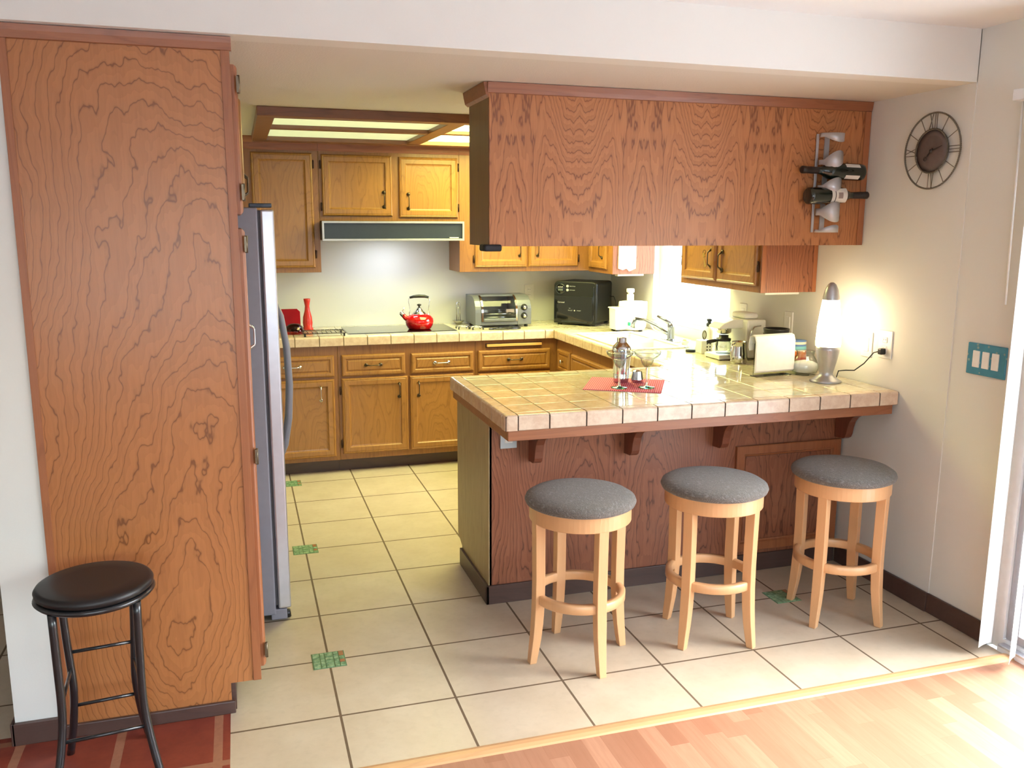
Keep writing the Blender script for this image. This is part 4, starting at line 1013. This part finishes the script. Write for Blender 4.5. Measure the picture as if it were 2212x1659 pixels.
b = hand(math.radians(222), .05, .012, .003); u = Vector((math.sin(math.radians(222)), 0, math.cos(math.radians(222))))*.042
b.tube([(u.x+.008*math.cos(t), -.014, u.z+.008*math.sin(t)) for t in [2*PI*i/12 for i in range(12)]], .0015, 5, closed=True)
link('hour_hand', b, 'black_hand', r)
link('hub', MB().lathe([(.007, .010), (.007, .016), (0, .018)], (0, 0, 0), 16, RX), 'black_hand', r)

# ------------------------------------------------------------ wall cabinet above the bar with wine rack
YW = -.164
r = thing('hanging_cabinet', 'long plywood-backed wall cabinet hanging over the breakfast bar', 'cabinet', (1.15, 0, 1.55))
wp('back_panel', MB().box(.252, W-.002, YW, YW+.008, 1.552, 2.187, .001), 'ply_upper', r)
wp('carcass', MB().box(.262, W-.002, YW+.009, .135, 1.562, 2.186, .002), 'oak_frame', r)
wp('end_panel', MB().box(.2505, .261, YW+.009, .145, 1.553, 2.187, .001), 'ply_side', r)
wp('bottom_rail', MB().box(.262, W-.003, YW+.009, .145, 1.552, 1.561, .001), 'oak_rail', r)
cm = [(YW, 2.146), (YW-.006, 2.148), (YW-.010, 2.165), (YW-.013, 2.187), (YW, 2.187)]
wp('crown_moulding', MB().prism(cm, 'x', .244, W-.002).prism([(.2505, 2.13), (.238, 2.14), (.232, 2.165), (.228, 2.187), (.2505, 2.187)], 'y', YW-.004, .165), 'trim_wood', r)
wp('edge_strip', MB().box(W-.034, W-.003, YW-.005, YW-.0005, 1.552, 2.146, .001), 'trim_wood_v', r)
FW = fmap((0, .145, 0), (-1, 0, 0), (0, 0, 1), (0, 1, 0))
for k in range(3):
    xa = .28+k*.435
    add_door(r, FW, -xa-.42, -xa, 1.575, 2.12, -xa-(.36 if k % 2 == 0 else .06), 1.66, hinges=((-xa+.004) if k % 2 == 0 else (-xa-.424), (1.64, 2.05)))
r = thing('corner_bumper', 'black foam guard on the lower corner of the hanging cabinet', 'bumper', (.26, -.17, 1.545))
wp('foam_guard', MB().box(.226, .300, -.185, -.1642, 1.532, 1.560, .008, seg=4).box(.226, .2504, -.1642, -.10, 1.532, 1.560, .008, seg=4), 'foam_black', r)

# wine rack : flat steel with three curved bands front and back posts
RXc, RY = 1.818, YW
r = thing('wine_rack', 'silver wall-mounted wine rack of curved bands on the hanging cabinet', 'wine rack', (RXc, RY, 1.61))
b = MB()
b.box(-.012, .012, -.006, -.001, .0, .43).box(-.058, -.046, -.010, -.004, .0, .43, .001)
link('back_bar', b, 'silver_paint', r)
def band(zc, top, bot):
    """curved strip bulging to the room; edges given as functions of t"""
    n = 20; f, g = [], []
    for k in range(n+1):
        t = k/n; a = -1.35+2.7*t
        x, y = .062*math.sin(a)+.006, -.012-.066*math.cos(a)
        f.append((x, y, zc+bot(t))); g.append((x, y, zc+top(t)))
    m = MB(); c2 = Vector((0, -.012, 0))
    def inn(p): v = Vector((p[0], p[1], 0))-c2; v = v*.965; return (v.x+c2.x, v.y+c2.y, p[2])
    for k in range(n):
        A = [f[k], f[k+1], g[k+1], g[k]]; Bq = [inn(p) for p in A]
        va = [m.bm.verts.new(p) for p in A]; vb = [m.bm.verts.new(p) for p in Bq]
        m._face(va, True); m._face(vb[::-1], True)
        m._face([va[0], vb[0], vb[1], va[1]], False); m._face([va[3], va[2], vb[2], vb[3]], False)
        if k == 0: m._face([va[0], va[3], vb[3], vb[0]])
        if k == n-1: m._face([va[1], vb[1], vb[2], va[2]])
    bmesh.ops.remove_doubles(m.bm, verts=m.bm.verts, dist=1e-6)
    return m
S = lambda t: math.sin(PI*min(1, max(0, (t-.15)/.85)))
bands = [(.420, lambda t: .012, lambda t: -.006-.022*S(t)),
         (.325, lambda t: -.008+.040*S(t), lambda t: -.030-.030*S(t)),
         (.215, lambda t: -.008+.034*S(t), lambda t: -.026-.026*S(t)),
         (.105, lambda t: -.000+.030*S(t), lambda t: -.030-.030*S(t)),
         (.012, lambda t: .000+.022*S(t), lambda t: -.012)]
for z, tf, bf in bands: link('curved_band', band(z, tf, bf), 'silver_paint', r)
def bottle(label, x, z, y, ang, flip):
    o = thing('wine_bottle', label, 'bottle', (x, y, z), 0, 'wine bottles in the rack'); o.rotation_euler = (0, ang, 0)
    Rb = Matrix.Rotation(PI/2 if not flip else -PI/2, 4, 'Y')
    pf_ = [(0, 0.004), (.030, 0), (.0365, .006), (.0375, .02), (.0375, .165), (.034, .185), (.022, .208), (.0155, .225), (.0145, .24)]
    link('bottle_glass', MB().lathe([(a, c-.15) for a, c in pf_]+[(.0143, .155), (0, .155)], seg=32, mat=Rb), 'bottle_green', o)
    link('foil_capsule', MB().lathe([(.0150, .085), (.0156, .15), (.0165, .152), (.0165, .166), (.014, .169), (0, .169)], seg=24, mat=Rb), 'foil_dark', o)
    return o, Rb
def label_patch(o, Rb, z0, z1, a0, a1, mat, rad=.0380, name='paper_label'):
    b = MB(); n = 12; A, Bq = [], []
    for z in (z0, z1):
        for k in range(n+1):
            a = a0+(a1-a0)*k/n; (A if z == z0 else Bq).append(b.bm.verts.new(Rb @ Vector((rad*math.cos(a), rad*math.sin(a), z))))
    for k in range(n): b._face([A[k], A[k+1], Bq[k+1], Bq[k]], True)
    return link(name, b, mat, o)
o1, R1 = bottle('dark green wine bottle in the upper slot, neck pointing left', 1.835, 1.879, YW-.044, .02, True)
label_patch(o1, R1, -.115, -.04, -2.6, -2.05, 'paper_label'); label_patch(o1, R1, -.115, -.04, -1.1, -.55, 'paper_label')
o2, R2 = bottle('dark green wine bottle in the lower slot, neck pointing right', 1.853, 1.773, YW-.044, -.02, False)
lb = label_patch(o2, R2, -.045, .035, -2.5, -.6, 'paper_label')
label_patch(o2, R2, -.028, -.024, -2.5, -.6, 'dark_ink', .0382, 'label_line'); label_patch(o2, R2, -.012, .012, -1.9, -1.2, 'label_art', .0382, 'label_picture')

# ------------------------------------------------------------ pantry and refrigerator
PY, PX0, PX1 = -.706, -1.333, -.714
r = thing('pantry_cabinet', 'tall plywood-sided pantry cabinet filling the left of the view', 'cabinet', (-1.03, -.4, 0))
wp('side_panel', MB().prism([(PX0, 0), (PX0, 2.187), (PX1, 2.187), (PX1, .105), (PX1-.10, .105), (PX1-.10, 0)], 'y', PY, PY+.012), 'ply_pantry', r)
wp('edge_strip', MB().box(PX0, PX0+.022, PY-.004, PY-.0003, .0, 2.15, .001).box(PX1-.026, PX1, PY-.004, PY-.0003, .105, 2.15, .001), 'trim_wood_v', r)
wp('top_moulding', MB().prism([(PY, 2.148), (PY-.008, 2.150), (PY-.014, 2.170), (PY-.016, 2.187), (PY, 2.187)], 'x', PX0, PX1+.006), 'trim_wood', r)
wp('carcass', MB().box(PX0, PX1, PY+.013, -.10, .105, 2.186, .001), 'oak_frame', r)
wp('toe_kick', MB().box(PX0, PX1-.085, PY+.013, -.10, 0, .105), 'dark_base', r)
wp('base_trim', MB().box(PX0, PX1-.088, PY-.014, PY-.001, 0, .045, .003), 'dark_base', r)
FP = fmap((PX1, 0, 0), (0, 1, 0), (0, 0, 1), (1, 0, 0))
for z0_, z1_, hs in ((1.668, 2.115, (1.735, 2.057)), (.14, 1.622, (.20, .885, 1.575))):
    d = wp('door', rpanel(FP, -.682, -.125, z0_, z1_), 'trim_wood_v', r)
    for z in hs: wp('hinge', hinge(lambda p: FP((p[0]-.004, p[1], p[2]+.016)), -.682, z), 'hinge_bronze', r, d)
    if z0_ < 1: wp('handle', handle(lambda p: FP((p[0], p[1], p[2]+.012)), -.18, 1.22), 'chrome', r, d)
r = thing('over_fridge_cabinet', 'oak wall cabinet above the refrigerator seen edge-on behind the pantry', 'cabinet', (-1.0, .4, 1.74))
wp('body', MB().box(PX0, -.70, -.09, .93, 1.74, 2.186, .002), 'oak_frame', r)
FO = fmap((-.70, 0, 0), (0, 1, 0), (0, 0, 1), (1, 0, 0))
add_door(r, FO, -.04, .41, 1.765, 2.10, .36, 1.80); add_door(r, FO, .43, .90, 1.765, 2.10, .48, 1.80)
FX = -.64
r = thing('refrigerator', 'side-by-side refrigerator with grey side and bowed handle behind the pantry', 'refrigerator', (-.95, .42, 0))
wp('body', MB().box(-1.30, FX, -.045, .87, .03, 1.70, .006), 'fridge_grey', r)
wp('gasket', MB().box(FX, FX+.010, -.038, .863, .07, 1.69), 'gasket', r)
for (ya, yb2, hy) in ((-.045, .395, .355), (.403, .87, .445)):
    d = wp('door', MB().box(FX+.010, FX+.062, ya, yb2, .055, 1.692, .008, seg=3), 'fridge_door', r)
    pts = [(FX+.060, hy, .60), (FX+.085, hy, .66), (FX+.105, hy, .78), (FX+.114, hy, .93), (FX+.108, hy, 1.10), (FX+.088, hy, 1.24), (FX+.060, hy, 1.31)]
    wp('handle', MB().tube(pts, [.012, .013, .014, .014, .014, .013, .012], 12), 'fridge_grey', r, d)
wp('top_hinge_cover', MB().box(FX-.03, FX+.055, -.04, .03, 1.700, 1.716, .003), 'hood_panel', r)
wp('base_grille', MB().box(FX-.02, FX+.045, -.040, .865, .006, .052, .004), 'fridge_grey', r)
wp('levelling_foot', MB().lathe([(0, 0), (.014, 0), (.010, .03), (0, .03)], (FX+.048, -.02, .008), 12), 'black_plastic', r)

# ------------------------------------------------------------ stools
def sqleg(prof, w):
    """prof: list of (z, r_in, r_out, half width); leg in the +x direction"""
    return [[(ri, -hw_, z), (ro, -hw_, z), (ro, hw_, z), (ri, hw_, z)] for z, ri, ro, hw_ in prof]
lp = [(0, .180, .208, .014), (.05, .171, .203, .016), (.10, .163, .1975, .0178), (.16, .156, .193, .019), (.24, .151, .189, .020), (.34, .150, .188, .020), (.50, .151, .190, .020), (.616, .152, .1925, .020)]
leg_me = None
def make_stool():
    t = thing('bar_stool', '', 'stool', (0, 0, 0), 0, 'maple bar stools at the breakfast bar')
    link('seat_cushion', MB().lathe([(0, .612), (.196, .612), (.205, .617), (.2095, .628), (.205, .640), (.186, .652), (.15, .661), (.10, .668), (.05, .671), (0, .672)], seg=64), 'grey_fabric', t)
    link('seat_apron', MB().lathe([(.170, .555), (.1905, .555), (.1925, .558), (.1925, .612), (.170, .612)], seg=64, closed=True, smooth=False), 'maple', t)
    link('foot_ring', MB().lathe([(.152, .243), (.154, .238), (.174, .238), (.178, .242), (.178, .270), (.174, .274), (.154, .274), (.152, .270)], seg=64, closed=True), 'maple', t)
    for k in range(4):
        m = MB().loops(sqleg(lp, 0)); bmesh.ops.rotate(m.bm, verts=m.bm.verts, matrix=Matrix.Rotation(k*PI/2, 3, 'Z'))
        link('leg', m, 'maple', t, bevel=.0025)
    return t
def dup(root, loc, rz, label, group):
    c = root.copy(); COL.objects.link(c); c.location = loc; c.rotation_euler = (0, 0, rz); c['label'] = label; c['group'] = group
    for ch in list(root.children):
        q = ch.copy(); COL.objects.link(q); q.parent = c
    return c
st = make_stool(); gp = 'maple bar stools at the breakfast bar'
st.location = (.465, -.664, 0); st.rotation_euler = (0, 0, math.radians(5.5)); st['label'] = 'leftmost maple bar stool with grey cushion, nearest the open end of the bar'
dup(st, (1.040, -.651, 0), math.radians(30.5), 'middle one of the three maple bar stools with grey cushions', gp)
dup(st, (1.654, -.643, 0), math.radians(29.5), 'maple bar stool with grey cushion standing closest to the right wall', gp)

r = thing('metal_stool', 'black tubular metal stool with black vinyl seat by the pantry', 'stool', (-1.165, -.95, 0), math.radians(7))
link('seat', MB().lathe([(0, .588), (.134, .588), (.149, .590), (.158, .598), (.160, .608), (.155, .616), (.146, .620), (.10, .620), (0, .617)], seg=56), 'black_vinyl', r)
link('seat_rim', MB().lathe([(.138, .573), (.156, .575), (.163, .583), (.159, .591), (.144, .591)], seg=56, closed=True), 'black_metal', r)
def bleg(sx, sy):
    # straight top, curves in, then splays out near the floor
    xs = [(.100, .577), (.095, .42), (.088, .30), (.085, .24), (.095, .12), (.115, 0)] if sy > 0 else [(.108, .577), (.106, .42), (.104, .30), (.108, .22), (.125, .11), (.148, 0)]
    return [(sx*x, sy*(.105+.05*max(0, .2-z)/.2), z) for x, z in xs]
ends = {}
for sx in (-1, 1):
    for sy in (-1, 1):
        P_ = bleg(sx, sy); Q = []
        for i in range(len(P_)-1):
            a, c_ = Vector(P_[i]), Vector(P_[i+1])
            for k in range(4): Q.append(a.lerp(c_, k/4))
        Q.append(Vector(P_[-1])); 
        for _ in range(3): Q = [Q[0]]+[(Q[i-1]+Q[i]*2+Q[i+1])/4 for i in range(1, len(Q)-1)]+[Q[-1]]
        link('leg', MB().tube(Q, .0115, 12), 'black_metal', r); ends[(sx, sy)] = Q
def at(Q, z): return min(Q, key=lambda p: abs(p.z-z))
for sy, zs in ((1, (.355, .165)), (-1, (.195,))):
    for z in zs: link('rung', MB().tube([at(ends[(-1, sy)], z), at(ends[(1, sy)], z)], .0055, 10), 'black_metal', r)
for sx in (-1, 1):
    link('rung', MB().tube([at(ends[(sx, -1)], .30), at(ends[(sx, 1)], .30)], .0055, 10), 'black_metal', r)

# ------------------------------------------------------------ things on the bar
r = thing('placemat', 'pink woven placemat lying on the tiled bar', 'placemat', (.94, -.005, ZC), 0)
cs = [(.714, -.061), (1.011, -.231), (1.168, .055), (.867, .221)]
cxm, cym = sum(c[0] for c in cs)/4, sum(c[1] for c in cs)/4
a_ = math.atan2(-.231+.061, 1.011-.714); r.location = (cxm, cym, ZC+.0003); r.rotation_euler = (0, 0, a_)
link('woven_mat', MB().box(-.172, .172, -.162, .162, 0, .003, .001), 'pink_mat', r)
zm_ = ZC+.0035
r = thing('cocktail_shaker', 'polished steel cocktail shaker on the pink placemat', 'shaker', (.948, .058, zm_))
link('shaker_body', MB().lathe([(0, 0), (.033, 0), (.035, .003), (.0365, .03), (.0355, .032), (.0370, .036), (.0362, .038), (.0365, .042), (.0425, .135), (.0425, .143), (.043, .146)], seg=40), 'chrome', r)
link('shaker_lid', MB().lathe([(.0435, .144), (.044, .160), (.038, .170), (.026, .183), (.0225, .188), (.0225, .205), (.0205, .208), (0, .208)], seg=40), 'chrome', r)
r = thing('jigger_cup', 'small steel shaker cap standing upside down beside the shaker on the placemat', 'cup', (1.022, .040, zm_))
link('cup_body', MB().lathe([(.0265, 0), (.0285, .012), (.0265, .022), (.022, .050), (.012, .056), (0, .056), (0, .054), (.020, .048), (.025, .012), (.0255, 0)], seg=10, smooth=False), 'chrome', r)
gl0 = None
for x, y, lab, sc in ((.880, -.075, 'margarita glass with teal foot in front of the steel shaker', 1.), (1.000, -.105, 'margarita glass with teal foot right of the small steel cup', 1.)):
    if gl0 is None:
        gl0 = t = thing('cocktail_glass', lab, 'glass', (x, y, zm_), 0, 'margarita glasses on the placemat')
        link('bowl', MB().lathe([(.004, .088), (.012, .092), (.022, .104), (.029, .120), (.031, .130), (.046, .139), (.058, .150), (.061, .163), (.0595, .163), (.0565, .151), (.045, .141), (.029, .1315), (.0272, .121), (.0203, .105), (.011, .0945), (0, .091)], seg=40), 'goblet_glass', t)
        link('rim', MB().lathe([(.0588, .1622), (.0602, .1606), (.0618, .1622), (.0602, .1640)], seg=40, closed=True).lathe([(.0288, .1305), (.0302, .1292), (.0316, .1305), (.0302, .1320)], seg=40, closed=True), 'clear_acrylic', t)
        link('stem', MB().lathe([(.009, .004), (.0055, .012), (.0045, .03), (.0045, .075), (.0065, .0885)], seg=20), 'clear_glass', t)
        link('foot', MB().lathe([(0, 0), (.036, 0), (.037, .0015), (.034, .003), (.012, .0055), (.0088, .008), (0, .008)], seg=36), 'teal_glass', t)
    else: dup(gl0, (x, y, zm_), 0, lab, 'margarita glasses on the placemat')

# ------------------------------------------------------------ vertical blinds
r = thing('vertical_blind', 'white vertical blind with open slats hanging over the sliding glass door', 'blind', (W-.055, -2.2, 2.085))
wp('headrail', MB().box(W-.075, W-.004, -3.6, -1.0, 2.085, 2.125, .003), 'white_frame', r)
sl0 = None
for y, a in [(-1.118, 15), (-1.245, 30)]+[(-3.38-.018*k, 6) for k in range(9)]:
    if sl0 is None:
        b = MB(); n = 8; w_ = .045
        A = [(-w_+2*w_*i/n, .004*math.cos(PI*(i/n-.5))) for i in range(n+1)]; Bq = [(p[0], p[1]+.0012) for p in A[::-1]]
        b.prism(A+Bq, 'z', -2.055, 0.); sl0 = o = link('slat', b, 'vinyl_white', r)
    else: o = sl0.copy(); COL.objects.link(o); o.parent = r
    o.location = (0, y+2.2, 0); o.rotation_euler = (0, 0, math.radians(a))
wp('wand', MB().tube([(W-.03, -1.005, 2.09), (W-.02, -1.012, 1.35)], .004, 8), 'vinyl_white', r)

# ------------------------------------------------------------ light
sc = bpy.context.scene
wd = bpy.data.worlds.new('sky'); sc.world = wd; wd.use_nodes = True
nt = wd.node_tree; bg = nt.nodes['Background']
sky = nt.nodes.new('ShaderNodeTexSky'); sky.sky_type = 'NISHITA'; sky.sun_disc = False; sky.sun_elevation = math.radians(48); sky.sun_rotation = math.radians(100); sky.air_density = 1.2; sky.dust_density = 3.
hs = nt.nodes.new('ShaderNodeHueSaturation'); hs.inputs['Saturation'].default_value = .7
nt.links.new(sky.outputs[0], hs.inputs['Color']); mz = nt.nodes.new('ShaderNodeMix'); mz.data_type = 'RGBA'; mz.blend_type = 'MULTIPLY'; mz.inputs[0].default_value = 1.; mz.inputs[7].default_value = (.95, 1., 1.01, 1); nt.links.new(hs.outputs[0], mz.inputs[6]); nt.links.new(mz.outputs[2], bg.inputs[0]); bg.inputs[1].default_value = SKY = .9
def portal(loc, rot, sx, sy):
    l = bpy.data.lights.new('window_portal', 'AREA'); l.shape = 'RECTANGLE'; l.size = sx; l.size_y = sy; l.cycles.is_portal = True
    o = bpy.data.objects.new('window_portal', l); COL.objects.link(o); o.location = loc; o.rotation_euler = rot
portal((W+.13, (WY0+WY1)/2, (WZ0+WZ1)/2), (0, PI/2, 0), WZ1-WZ0, WY1-WY0)
portal((W+.13, (DY0+DY1)/2, DZ1/2), (0, PI/2, 0), DZ1, DY1-DY0)
portal(((RW0+RW1)/2, YR-.12, (RZ0+RZ1)/2), (PI/2, 0, 0), RW1-RW0, RZ1-RZ0)
sn = bpy.data.lights.new('sun', 'SUN'); sn.energy = 5.; sn.angle = .02; sn.color = (.93, .98, 1)
so = bpy.data.objects.new('sun', sn); COL.objects.link(so)
so.rotation_euler = Vector((.24, .34, 1.)).to_track_quat('Z', 'Y').to_euler()

# ------------------------------------------------------------ camera
yaw, pitch, roll, f = (-0.302798, -0.181036, 0.004023, 1883.095)
Cc = Vector((-0.72056, -3.59110, 1.63983))
fw = Vector((-math.sin(yaw)*math.cos(pitch), math.cos(yaw)*math.cos(pitch), math.sin(pitch))); rt = Vector((math.cos(yaw), math.sin(yaw), 0)); up = rt.cross(fw)
r2 = rt*math.cos(roll)+up*math.sin(roll); u2 = -rt*math.sin(roll)+up*math.cos(roll)
cam = bpy.data.cameras.new('camera'); co = bpy.data.objects.new('camera', cam); COL.objects.link(co)
co.matrix_world = Matrix(((r2.x, u2.x, -fw.x, Cc.x), (r2.y, u2.y, -fw.y, Cc.y), (r2.z, u2.z, -fw.z, Cc.z), (0, 0, 0, 1)))
cam.sensor_width = 36; cam.lens = f/2212*36; cam.clip_start = .05
sc.camera = co
sc.view_settings.view_transform = 'Standard'; sc.view_settings.look = 'None'; sc.view_settings.gamma = 1.; sc.view_settings.use_curve_mapping = False
sc.view_settings.exposure = EXPO = 1.2
sc.cycles.max_bounces = 10; sc.cycles.transmission_bounces = 12; sc.cycles.transparent_max_bounces = 12
sc.cycles.caustics_reflective = False; sc.cycles.caustics_refractive = False; sc.cycles.sample_clamp_indirect = 8.
